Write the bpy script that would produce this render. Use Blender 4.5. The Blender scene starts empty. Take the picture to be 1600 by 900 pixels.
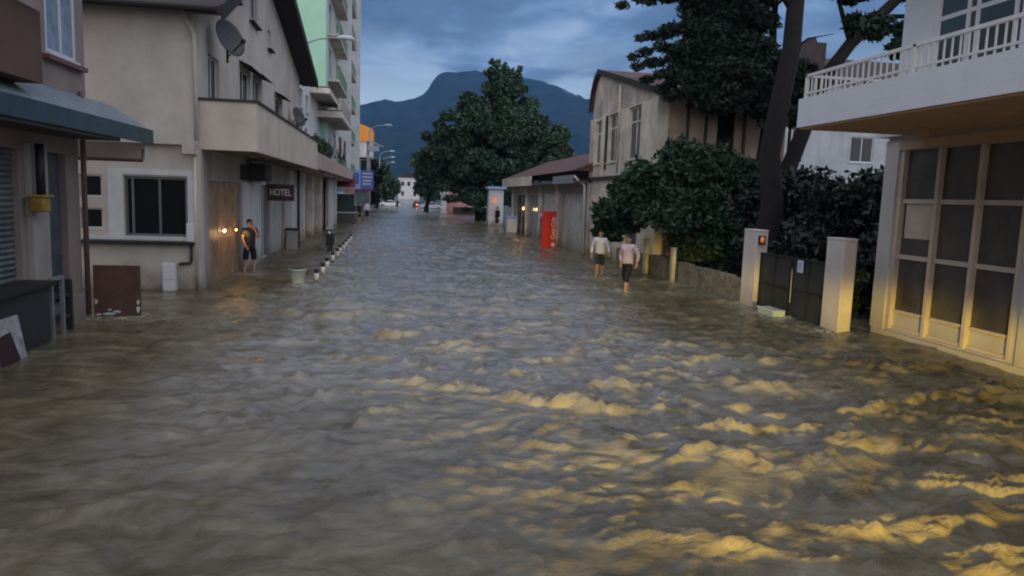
import bpy, bmesh, math, random
import numpy as np
from mathutils import Vector, Matrix, Euler, noise as mnoise
R = math.radians
random.seed(7)
sc = bpy.context.scene
COL = sc.collection

# ------------------------------------------------------------------ camera
YAW, PITCH, ROLL, CAM_H = 0.16005647971007478, 0.12247790860861175, R(2.0), 2.6
f_ = Vector((math.sin(YAW)*math.cos(PITCH), math.cos(YAW)*math.cos(PITCH), -math.sin(PITCH)))
r0 = Vector((math.cos(YAW), -math.sin(YAW), 0)); u0 = r0.cross(f_)
r_ = r0*math.cos(ROLL)+u0*math.sin(ROLL); u_ = -r0*math.sin(ROLL)+u0*math.cos(ROLL)
cam = bpy.data.cameras.new('camera'); cam.sensor_width = 36; cam.lens = 1150/1600*36
cam.clip_start = .05; cam.clip_end = 12000
cam_o = bpy.data.objects.new('camera', cam); COL.objects.link(cam_o)
cam_o.matrix_world = Matrix(((r_.x, u_.x, -f_.x, 0), (r_.y, u_.y, -f_.y, 0), (r_.z, u_.z, -f_.z, CAM_H), (0, 0, 0, 1)))
sc.camera = cam_o

# ------------------------------------------------------------------ view, sampling
sc.view_settings.view_transform = 'Standard'; sc.view_settings.look = 'None'
sc.view_settings.exposure = -0.08; sc.view_settings.gamma = 1.0; sc.view_settings.use_curve_mapping = False
cy = sc.cycles
cy.use_denoising = True; cy.max_bounces = 5; cy.diffuse_bounces = 3; cy.glossy_bounces = 3
cy.volume_bounces = 0; cy.transparent_max_bounces = 6; cy.caustics_reflective = False; cy.caustics_refractive = False
cy.filter_width = 2.0

# ------------------------------------------------------------------ sky
SUN_EL, SUN_AZ = R(12), R(205)      # low and behind the camera
world = bpy.data.worlds.new("World"); sc.world = world; world.use_nodes = True
nt = world.node_tree; N = nt.nodes; L = nt.links; N.clear()
def nd(t, **k):
    n = N.new(t)
    for a, b in k.items(): setattr(n, a, b)
    return n
def ramp(tree, fac, stops, interp='LINEAR'):
    n = tree.nodes.new('ShaderNodeValToRGB'); n.color_ramp.interpolation = interp
    e = n.color_ramp.elements
    while len(e) < len(stops): e.new(.5)
    for q, (p, c) in zip(e, stops):
        q.position = p; q.color = (c, c, c, 1) if isinstance(c, (int, float)) else (*c, 1)
    tree.links.new(fac, n.inputs[0]); return n.outputs[0]
sky = nd('ShaderNodeTexSky', sky_type='NISHITA', sun_disc=False, sun_elevation=SUN_EL, sun_rotation=SUN_AZ)
tc = nd('ShaderNodeTexCoord'); sep = nd('ShaderNodeSeparateXYZ'); L.new(tc.outputs['Generated'], sep.inputs[0])
def mth(op, a, b=None, c=None, clamp=False):
    n = nd('ShaderNodeMath', operation=op); n.use_clamp = clamp
    for i, v in enumerate((a, b, c)):
        if v is None: continue
        if isinstance(v, (int, float)): n.inputs[i].default_value = v
        else: L.new(v, n.inputs[i])
    return n.outputs[0]
zz = mth('ADD', mth('MAXIMUM', sep.outputs[2], 0.0), 0.13)
cmb = nd('ShaderNodeCombineXYZ')
L.new(mth('DIVIDE', sep.outputs[0], zz), cmb.inputs[0]); L.new(mth('DIVIDE', sep.outputs[1], zz), cmb.inputs[1])
def cnoise(scale, detail, loc, dist=.3):
    mp = nd('ShaderNodeMapping'); mp.inputs['Location'].default_value = loc; mp.inputs['Scale'].default_value = (1, .8, 1)
    L.new(cmb.outputs[0], mp.inputs[0])
    n = nd('ShaderNodeTexNoise'); n.inputs['Scale'].default_value = scale; n.inputs['Detail'].default_value = detail
    n.inputs['Distortion'].default_value = dist
    L.new(mp.outputs[0], n.inputs[0]); return n.outputs[0]
n1 = cnoise(1.5, 5, (3.1, 1.2, 0)); n2 = cnoise(4.2, 5, (0.4, 7.7, 2), .6)
cloud = ramp(nt, mth('MULTIPLY_ADD', n2, .35, mth('MULTIPLY', n1, .65)),
             [(.42, (.040, .080, .165)), (.51, (.064, .122, .245)), (.575, (.12, .205, .375)), (.66, (.27, .36, .52))])
# bright gap low over the mountains
band = ramp(nt, sep.outputs[2], [(.0, 0.4), (.115, 1.0), (.16, .6), (.215, 0.0)])
gapn = ramp(nt, cnoise(1.6, 4, (5.2, 2.4, 1), .8), [(.44, 0), (.56, 1)])
mx = nd('ShaderNodeMix', data_type='RGBA'); L.new(mth('MULTIPLY', band, gapn), mx.inputs[0])
L.new(cloud, mx.inputs[6]); mx.inputs[7].default_value = (.36, .47, .60, 1)
# thin cloud overhead and behind lets more of the evening light through
mr = nd('ShaderNodeMapRange'); mr.interpolation_type = 'SMOOTHSTEP'
L.new(mth('SUBTRACT', sep.outputs[2], mth('MULTIPLY', sep.outputs[1], .75)), mr.inputs[0])
mr.inputs[1].default_value = -.45; mr.inputs[2].default_value = 1.0
mx2 = nd('ShaderNodeMix', data_type='RGBA'); L.new(mr.outputs[0], mx2.inputs[0])
L.new(mx.outputs[2], mx2.inputs[6]); mx2.inputs[7].default_value = (.92, .95, 1.08, 1)
sk = nd('ShaderNodeMix', data_type='RGBA', blend_type='ADD'); sk.inputs[0].default_value = 1
sm = nd('ShaderNodeMix', data_type='RGBA', blend_type='MULTIPLY'); sm.inputs[0].default_value = 1
L.new(sky.outputs[0], sm.inputs[6]); sm.inputs[7].default_value = (.018, .018, .018, 1)
L.new(mx2.outputs[2], sk.inputs[6]); L.new(sm.outputs[2], sk.inputs[7])
sc10 = nd('ShaderNodeMix', data_type='RGBA', blend_type='MULTIPLY'); sc10.inputs[0].default_value = 1
L.new(sk.outputs[2], sc10.inputs[6]); sc10.inputs[7].default_value = (10, 10, 10, 1)
bg = nd('ShaderNodeBackground'); bg.inputs[1].default_value = 0.122
L.new(sc10.outputs[2], bg.inputs[0])
wo = nd('ShaderNodeOutputWorld'); L.new(bg.outputs[0], wo.inputs[0])

def light(name, kind, loc, energy, color, target=None, **k):
    d = bpy.data.lights.new(name, kind); d.energy = energy; d.color = color
    for a, b in k.items(): setattr(d, a, b)
    o = bpy.data.objects.new(name, d); COL.objects.link(o); o.location = loc
    if target: o.rotation_euler = (Vector(target)-Vector(loc)).to_track_quat('-Z', 'Y').to_euler()
    return o
sx = Vector((math.sin(SUN_AZ)*math.cos(SUN_EL), math.cos(SUN_AZ)*math.cos(SUN_EL), math.sin(SUN_EL)))
light('sun', 'SUN', (0, -20, 40), .22, (1, .95, .9), tuple(Vector((0, -20, 40))-sx), angle=R(40))
# the low-beam headlamps of the vehicle the picture was taken from
hl = light('headlamp_right', 'SPOT', (2.4, -1.6, .72), 10500, (1, .69, .05), (7.4, 13.5, -.30), spot_size=R(76), spot_blend=.6, shadow_soft_size=.22)
hl.scale = (1, .13, 1)     # flat low beam

# ------------------------------------------------------------------ materials
MATS = {}
def mat(name, color, rough=.8, metal=0., var=.0, scale=3., bump=0., bscale=30., color2=None, emit=None, estr=0., streak=0., coat=0., spec=None, base_dirt=0.):
    if name in MATS: return MATS[name]
    m = bpy.data.materials.new(name); m.use_nodes = True; t = m.node_tree; n = t.nodes; l = t.links
    b = n['Principled BSDF']; b.inputs['Base Color'].default_value = (*color, 1)
    b.inputs['Roughness'].default_value = rough; b.inputs['Metallic'].default_value = metal
    if spec is not None: b.inputs['Specular IOR Level'].default_value = spec
    if coat: b.inputs['Coat Weight'].default_value = coat
    if emit: b.inputs['Emission Color'].default_value = (*emit, 1); b.inputs['Emission Strength'].default_value = estr
    if var or streak or bump or base_dirt:
        g = n.new('ShaderNodeNewGeometry')
    out = None
    if var:
        t1 = n.new('ShaderNodeTexNoise'); t1.inputs['Scale'].default_value = scale; t1.inputs['Detail'].default_value = 6; t1.inputs['Roughness'].default_value = .65
        l.new(g.outputs['Position'], t1.inputs[0])
        c2 = color2 or tuple(c*(1-var) for c in color); c1 = color if color2 else tuple(min(1, c*(1+var*.4)) for c in color)
        out = ramp(t, t1.outputs[0], [(.36, c2), (.62, c1)])
    if streak:
        mp = n.new('ShaderNodeMapping'); mp.inputs['Scale'].default_value = (1.6, 1.6, .3); l.new(g.outputs['Position'], mp.inputs[0])
        t2 = n.new('ShaderNodeTexNoise'); t2.inputs['Scale'].default_value = 1.3; t2.inputs['Detail'].default_value = 5
        l.new(mp.outputs[0], t2.inputs[0])
        k = ramp(t, t2.outputs[0], [(.30, 1-streak*.8), (.62, 1)])
        mm = n.new('ShaderNodeMix'); mm.data_type = 'RGBA'; mm.blend_type = 'MULTIPLY'; mm.inputs[0].default_value = 1
        if out: l.new(out, mm.inputs[6])
        else: mm.inputs[6].default_value = (*color, 1)
        l.new(k, mm.inputs[7]); out = mm.outputs[2]
    if base_dirt:     # mud splashed up from the flood
        sp = n.new('ShaderNodeSeparateXYZ'); l.new(g.outputs['Position'], sp.inputs[0])
        t3 = n.new('ShaderNodeTexNoise'); t3.inputs['Scale'].default_value = 2.2; t3.inputs['Detail'].default_value = 6; l.new(g.outputs['Position'], t3.inputs[0])
        ad = n.new('ShaderNodeMath'); ad.operation = 'MULTIPLY_ADD'; l.new(t3.outputs[0], ad.inputs[0]); ad.inputs[1].default_value = -1.1; l.new(sp.outputs[2], ad.inputs[2])
        k = ramp(t, ad.outputs[0], [(0.0, base_dirt), (.22, 0)])
        ad2 = n.new('ShaderNodeMapRange'); l.new(ad.outputs[0], ad2.inputs[0]); ad2.inputs[1].default_value = -.55; ad2.inputs[2].default_value = .05; ad2.inputs[3].default_value = base_dirt; ad2.inputs[4].default_value = 0
        mm = n.new('ShaderNodeMix'); mm.data_type = 'RGBA'; l.new(ad2.outputs[0], mm.inputs[0])
        if out: l.new(out, mm.inputs[6])
        else: mm.inputs[6].default_value = (*color, 1)
        mm.inputs[7].default_value = (.13, .10, .065, 1); out = mm.outputs[2]
    if out: l.new(out, b.inputs['Base Color'])
    if bump:
        t4 = n.new('ShaderNodeTexNoise'); t4.inputs['Scale'].default_value = bscale; t4.inputs['Detail'].default_value = 5
        l.new(g.outputs['Position'], t4.inputs[0])
        bp = n.new('ShaderNodeBump'); bp.inputs['Strength'].default_value = bump; bp.inputs['Distance'].default_value = .03
        l.new(t4.outputs[0], bp.inputs['Height']); l.new(bp.outputs[0], b.inputs['Normal'])
    MATS[name] = m; return m
def plaster(name, c, var=.14, streak=.22, dirt=.8):
    return mat(name, c, .88, var=var, scale=.9, bump=.25, bscale=22, streak=streak, base_dirt=dirt)
M_left = plaster('beige_plaster', (.55, .495, .43), streak=.14)
M_left2 = plaster('balcony_plaster', (.62, .53, .44), streak=.18)
M_brownwall = plaster('mauve_brown_plaster', (.27, .215, .195), dirt=.4)
M_brownpar = plaster('brown_parapet_paint', (.13, .075, .055), streak=.3)
M_pinkp = plaster('pinkish_plaster', (.46, .35, .31), streak=.3)
M_grey = plaster('grey_plaster', (.36, .33, .30), streak=.3)
M_mint = plaster('mint_plaster', (.36, .62, .46), var=.06, streak=.06, dirt=0)
M_white = plaster('white_plaster', (.62, .62, .62), streak=.14)
M_rwhite = plaster('warm_white_plaster', (.52, .49, .47), var=.05, streak=.07, dirt=.3)
M_slab = plaster('white_slab_paint', (.62, .64, .67), var=.04, streak=.06, dirt=0)
M_soffit = mat('ochre_soffit_paint', (.47, .31, .18), .85, var=.1, scale=1.2)
M_old = plaster('old_cream_plaster', (.50, .42, .36), var=.4, streak=.3)
M_oldpale = plaster('old_pale_plaster', (.62, .56, .47), var=.3, streak=.25)
M_oldb = plaster('old_buff_plaster', (.36, .275, .21), var=.3, streak=.25)
M_timber = mat('dark_timber', (.035, .025, .02), .8, var=.3)
M_tile = mat('brown_roof_tile', (.11, .055, .045), .85, var=.4, scale=2, bump=.5, bscale=9)
M_tiledark = mat('weathered_roof_tile', (.045, .032, .03), .9, var=.4, scale=2, bump=.5, bscale=9)
M_dark = mat('dark_eave_board', (.02, .016, .016), .8, var=.2)
M_glass = mat('dark_window_glass', (.010, .012, .014), .12, spec=.5)
M_glassR = mat('dusty_shop_glass', (.085, .075, .064), .3, var=.35, scale=1.6)
M_glassblue = mat('pale_door_glass', (.10, .16, .20), .15)
M_frame = mat('white_window_frame', (.55, .57, .60), .5)
M_frameW = mat('cream_shop_frame', (.55, .46, .38), .55, var=.12)
M_alu = mat('grey_aluminium', (.22, .23, .25), .4, metal=.6)
M_black = mat('black_paint', (.012, .012, .013), .6)
M_teal = mat('teal_sheet_metal', (.030, .065, .085), .5, var=.3, scale=3)
M_paleroof = mat('pale_blue_sheet', (.17, .21, .24), .5, var=.25, scale=2)
M_shutter = mat('blue_grey_shutter', (.12, .15, .155), .6, var=.3, scale=2)
M_shutterd = mat('slate_blue_door', (.055, .075, .10), .55, var=.3)
M_woodwarm = mat('varnished_door', (.36, .235, .14), .5, var=.4, scale=2.5, streak=.3)
M_palemetal = mat('pale_metal_shutter', (.48, .47, .47), .5, var=.25, scale=2, base_dirt=.5)
M_yellow = mat('yellow_plastic', (.34, .21, .03), .6, var=.4)
M_brownboard = mat('peeling_brown_paint', (.115, .058, .045), .75, var=.25, scale=4)
M_whitepl = mat('white_plastic', (.62, .63, .64), .45, var=.08)
M_buckets = mat('pale_green_plastic', (.45, .54, .52), .4, var=.08)
M_pipe = mat('dark_pipe', (.03, .022, .022), .6)
M_pipeb = mat('brown_downpipe', (.13, .07, .06), .6)
M_steel = mat('galvanised_steel', (.30, .32, .34), .45, metal=.5, var=.15)
M_sign = mat('maroon_sign', (.035, .012, .014), .6)
M_letter = mat('off_white_letter', (.62, .56, .54), .6)
M_signblue = mat('blue_sign_face', (.07, .14, .48), .5)
M_signpale = mat('pale_blue_sign_face', (.33, .42, .72), .5)
M_magenta = mat('magenta_stripe', (.22, .03, .10), .5)
M_redsign = mat('dark_red_awning', (.20, .03, .045), .7, var=.2)
M_orange = plaster('orange_render', (.85, .34, .05), var=.05, streak=.05, dirt=0)
M_red = mat('red_enamel', (.62, .028, .015), .3, coat=.4, var=.15)
M_redd = mat('dark_red_enamel', (.30, .015, .012), .35)
M_gate = mat('dark_sheet_steel', (.028, .032, .036), .55, var=.3, scale=3)
M_wallr = mat('rough_concrete', (.20, .18, .145), .95, var=.45, scale=4, bump=.6, bscale=18, streak=.4)
M_gpost = plaster('pink_white_pillar', (.62, .55, .50), var=.08, streak=.12, dirt=.35)
M_bark = mat('pine_bark', (.011, .009, .008), .95, var=.4, scale=6, bump=.8, bscale=14)
M_bark2 = mat('grey_bark', (.045, .036, .03), .95, var=.4, scale=6, bump=.8, bscale=14)
M_skin = mat('skin', (.42, .24, .15), .55)
M_hair = mat('dark_hair', (.012, .009, .008), .7)
M_clblack = mat('black_cloth', (.010, .010, .012), .9, var=.3, scale=8)
M_clnavy = mat('charcoal_cloth', (.022, .024, .030), .9, var=.3, scale=8)
M_clpink = mat('pale_pink_cloth', (.56, .45, .49), .9, var=.12, scale=8)
M_clwhite = mat('white_cloth', (.60, .58, .62), .9, var=.1, scale=8)
M_eye = mat('dark_eye', (.02, .015, .012), .4)
M_pinkw = plaster('pink_wall_paint', (.62, .33, .34), dirt=.2)
M_tyre = mat('rubber', (.015, .015, .015), .85)
M_flower = mat('cloth_mixed', (.34, .33, .37), .9, var=.8, scale=5, color2=(.10, .07, .10))

def leafmat(name, c1, c2, c3):
    m = bpy.data.materials.new(name); m.use_nodes = True; t = m.node_tree; n = t.nodes; l = t.links
    b = n['Principled BSDF']; b.inputs['Roughness'].default_value = .6
    g = n.new('ShaderNodeNewGeometry')
    rp = ramp(t, g.outputs['Random Per Island'], [(0, c1), (.6, c2), (1, c3)])
    l.new(rp, b.inputs['Base Color']); return m
M_leafpine = leafmat('pine_needles', (.006, .015, .010), (.012, .028, .017), (.024, .048, .028))
M_leafbush = leafmat('broad_leaves', (.008, .024, .012), (.018, .048, .022), (.042, .090, .045))
M_leafhedge = leafmat('hedge_leaves', (.003, .008, .005), (.007, .015, .008), (.012, .026, .014))
M_leaftree = leafmat('plane_leaves', (.014, .036, .018), (.028, .066, .032), (.065, .120, .060))
M_leafolive = leafmat('olive_leaves', (.035, .06, .025), (.05, .085, .04), (.08, .12, .06))

# ------------------------------------------------------------------ helpers
class Fac:
    def __init__(s, o, u, n): s.o = Vector(o); s.u = Vector(u); s.n = Vector(n)
    def P(s, u, n, z): return s.o+s.u*u+s.n*n+Vector((0, 0, z))
def LEFT(x): return Fac((x, 0, 0), (0, 1, 0), (1, 0, 0))
def RIGHT(x): return Fac((x, 0, 0), (0, 1, 0), (-1, 0, 0))
def FRONT(y): return Fac((0, y, 0), (1, 0, 0), (0, -1, 0))
WORLD = Fac((0, 0, 0), (1, 0, 0), (0, 1, 0))

class MB:
    def __init__(s): s.bm = bmesh.new()
    def hexa(s, pts):
        v = [s.bm.verts.new(p) for p in pts]
        for f in ((0,3,2,1),(4,5,6,7),(0,1,5,4),(1,2,6,5),(2,3,7,6),(3,0,4,7)): s.bm.faces.new([v[i] for i in f])
        return s
    def box(s, x0, x1, y0, y1, z0, z1, fac=WORLD):
        P = fac.P
        return s.hexa([P(x0,y0,z0),P(x1,y0,z0),P(x1,y1,z0),P(x0,y1,z0),P(x0,y0,z1),P(x1,y0,z1),P(x1,y1,z1),P(x0,y1,z1)])
    def prism(s, poly, d):       # poly: list of 3D points, d: extrusion vector
        d = Vector(d); a = [s.bm.verts.new(p) for p in poly]; b = [s.bm.verts.new(Vector(p)+d) for p in poly]
        s.bm.faces.new(a[::-1]); s.bm.faces.new(b); k = len(a)
        for i in range(k): s.bm.faces.new((a[i], a[(i+1)%k], b[(i+1)%k], b[i]))
        return s
    def tube(s, pts, rad, n=10, cap=True):
        pts = [Vector(p) for p in pts]
        if isinstance(rad, (int, float)): rad = [rad]*len(pts)
        rings = []; prev = None
        for i, p in enumerate(pts):
            d = (pts[min(i+1, len(pts)-1)]-pts[max(i-1, 0)]).normalized()
            if prev is None: a = d.orthogonal().normalized()
            else: a = (prev-d*prev.dot(d)).normalized()
            prev = a; b = d.cross(a)
            rings.append([s.bm.verts.new(p+(a*math.cos(2*math.pi*k/n)+b*math.sin(2*math.pi*k/n))*rad[i]) for k in range(n)])
        for r1, r2 in zip(rings, rings[1:]):
            for k in range(n): s.bm.faces.new((r1[k], r1[(k+1)%n], r2[(k+1)%n], r2[k]))
        if cap: s.bm.faces.new(rings[0][::-1]); s.bm.faces.new(rings[-1])
        return s
    def lathe(s, c, prof, n=20):
        c = Vector(c); return s.tube([c+Vector((0, 0, z)) for r, z in prof], [max(r, .001) for r, z in prof], n)
    def ball(s, c, r, seg=12):
        m = Matrix.Translation(c) @ Matrix.Diagonal((*(r if hasattr(r, '__len__') else (r, r, r)), 1))
        bmesh.ops.create_uvsphere(s.bm, u_segments=seg, v_segments=seg*2//3, radius=1, matrix=m); return s
    def build(s, name, m, parent=None, bevel=0, smooth=False):
        off = Vector((0, 0, 0)); p = parent
        while p is not None:
            off = off+p.location; p = p.parent
        bmesh.ops.recalc_face_normals(s.bm, faces=s.bm.faces[:])
        if off.length: bmesh.ops.translate(s.bm, vec=-off, verts=s.bm.verts[:])
        me = bpy.data.meshes.new(name); s.bm.to_mesh(me); s.bm.free()
        me.materials.append(m)
        if smooth: me.polygons.foreach_set('use_smooth', [True]*len(me.polygons))
        o = bpy.data.objects.new(name, me); COL.objects.link(o)
        if parent is not None: o.parent = parent
        if bevel:
            bv = o.modifiers.new('bevel', 'BEVEL'); bv.width = bevel; bv.segments = 2; bv.limit_method = 'ANGLE'
        return o
def tag(o, label=None, cat=None, group=None, kind=None):
    if label: o['label'] = label
    if cat: o['category'] = cat
    if group: o['group'] = group
    if kind: o['kind'] = kind
    return o
def thing(name, label, cat, loc, group=None, rz=0):
    o = bpy.data.objects.new(name, None); COL.objects.link(o); o.location = loc; o.rotation_euler = (0, 0, rz)
    o.empty_display_size = .3
    return tag(o, label, cat, group)
def copy_tree(o, parent=None):
    c = o.copy(); COL.objects.link(c)
    if parent is not None: c.parent = parent
    for ch in list(o.children): copy_tree(ch, c)
    return c
def B(name, m, parent, *box, fac=WORLD, bevel=0): return MB().box(*box, fac=fac).build(name, m, parent, bevel)

def wall(fac, u0, u1, z0, z1, th, ops=()):
    """slab of wall with real openings; outer face at n=0"""
    us = sorted({u0, u1, *[max(u0, min(u1, v)) for o in ops for v in o[:2]]})
    zs = sorted({z0, z1, *[max(z0, min(z1, v)) for o in ops for v in o[2:4]]})
    b = MB()
    for a, c in zip(us, us[1:]):
        run = None
        for e, g in zip(zs, zs[1:]):
            um, zm = (a+c)/2, (e+g)/2
            solid = not any(o[0] < um < o[1] and o[2] < zm < o[3] for o in ops)
            if solid: run = (run[0], g) if run else (e, g)
            if (not solid) and run: b.box(a, c, -th, 0, *run, fac=fac); run = None
        if run: b.box(a, c, -th, 0, *run, fac=fac)
    return b
def window(fac, parent, u0, u1, z0, z1, mull=(), trans=(), m=None, glass=None, fr=.06, rec=.08, sill=True, lab=None, name='window'):
    m = m or M_frame; b = MB(); n0, n1 = -rec-.05, -rec
    b.box(u0, u0+fr, n0, n1, z0, z1, fac=fac).box(u1-fr, u1, n0, n1, z0, z1, fac=fac)
    b.box(u0+fr, u1-fr, n0, n1, z0, z0+fr, fac=fac).box(u0+fr, u1-fr, n0, n1, z1-fr, z1, fac=fac)
    for t in mull:
        c = u0+(u1-u0)*t; b.box(c-fr*.45, c+fr*.45, n0, n1+.004, z0+fr, z1-fr, fac=fac)
    for t in trans:
        c = z0+(z1-z0)*t; b.box(u0+fr, u1-fr, n0, n1-.006, c-fr*.45, c+fr*.45, fac=fac)
    w = b.build(name, m, parent)
    B('pane', glass or M_glass, w, u0+fr*.5, u1-fr*.5, n0+.015, n0+.027, z0+fr*.5, z1-fr*.5, fac=fac)
    if sill: B('sill', m, w, u0-.05, u1+.05, -rec+.002, .07, z0-.05, z0-.004, fac=fac)
    if lab: w['label'] = lab
    return w
def shutter(fac, parent, u0, u1, z0, z1, m, rec=.1, pitch=.09, name='roller_shutter', lab=None, vertical=False):
    b = MB()
    if vertical:
        k = max(2, int((u1-u0)/pitch))
        for i in range(k):
            a = u0+(u1-u0)*i/k; c = u0+(u1-u0)*(i+1)/k; b.box(a, c-.012, -rec-.04, -rec+(.0 if i % 2 else .018), z0, z1, fac=fac)
    else:
        k = max(2, int((z1-z0)/pitch)); poly = []
        for i in range(k):
            a = z0+(z1-z0)*i/k; c = z0+(z1-z0)*(i+1)/k
            b.prism([fac.P(u0, -rec-.04, a), fac.P(u0, -rec, a+.01), fac.P(u0, -rec+.02, (a+c)/2), fac.P(u0, -rec, c-.006), fac.P(u0, -rec-.04, c)], fac.u*(u1-u0))
    o = b.build(name, m, parent)
    if lab: o['label'] = lab
    return o
def door(fac, parent, u0, u1, z0, z1, m, rec=.1, glass=None, lab=None):
    b = MB(); fr = .07
    b.box(u0+.01, u1-.01, -rec-.05, -rec, z0, z1-.01, fac=fac)
    k = max(1, round((u1-u0)/.8)); w = (u1-u0)/k
    for i in range(k):
        for (za, zb) in ((z0+.15, z0+(z1-z0)*.45), (z0+(z1-z0)*.5, z1-.15)):
            if not glass: b.box(u0+i*w+.13, u0+(i+1)*w-.13, -rec+.001, -rec+.018, za, zb, fac=fac)
    d = b.build('door', m, parent)
    if glass:
        for i in range(k): B('pane', glass, d, u0+i*w+.12, u0+(i+1)*w-.12, -rec+.001, -rec+.012, z0+.25, z1-.2, fac=fac)
    MB().tube([fac.P(u1-.13, -rec+.002, z0+1.0), fac.P(u1-.13, -rec+.06, z0+1.0), fac.P(u1-.28, -rec+.06, z0+1.0)], .014, 6).build('handle', M_alu, d)
    if lab: d['label'] = lab
    return d
def text(fac, body, m, parent, u, z, size, n=.0, depth=.01, align='CENTER', vertical=False, shear=0, width=None, name='lettering'):
    c = bpy.data.curves.new('txt', 'FONT'); c.body = body; c.size = size; c.extrude = depth; c.align_x = align; c.align_y = 'CENTER'; c.shear = shear
    c.offset = size*.012
    tmp = bpy.data.objects.new('txt', c); COL.objects.link(tmp); bpy.context.view_layer.update()
    me = bpy.data.meshes.new_from_object(tmp.evaluated_get(bpy.context.evaluated_depsgraph_get()))
    bpy.data.objects.remove(tmp)
    bm = bmesh.new(); bm.from_mesh(me)
    xs = [v.co.x for v in bm.verts]
    k = width/(max(xs)-min(xs)) if width else 1
    right = fac.u if fac.n.cross(fac.u).z > 0 else fac.u
    # reading direction as seen from outside
    rd = Vector((0, 0, 1)).cross(fac.n)
    for v in bm.verts:
        x, y, w = v.co; x *= k
        if vertical: x, y = -y, x
        v.co = fac.P(u, n, z)+rd*x+Vector((0, 0, y))+fac.n*w
    b = MB(); b.bm.free(); b.bm = bm
    return b.build(name, m, parent)

# ------------------------------------------------------------------ ground, water, mountains, haze
g = MB(); g.box(-2600, 2600, -40, 3400, -.9, -.35); tag(g.build('ground', mat('muddy_ground', (.10, .085, .06), .95, var=.3, scale=.5)), kind='structure')
pv = MB().box(-7.6, -2.05, -8, 200, -.349, -.16); tag(pv.build('pavement', mat('paving', (.16, .145, .12), .9, var=.3)), kind='structure')
pv = MB().box(7.4, 10.4, -8, 200, -.349, -.16); tag(pv.build('pavement', MATS['paving']), kind='structure')

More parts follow.
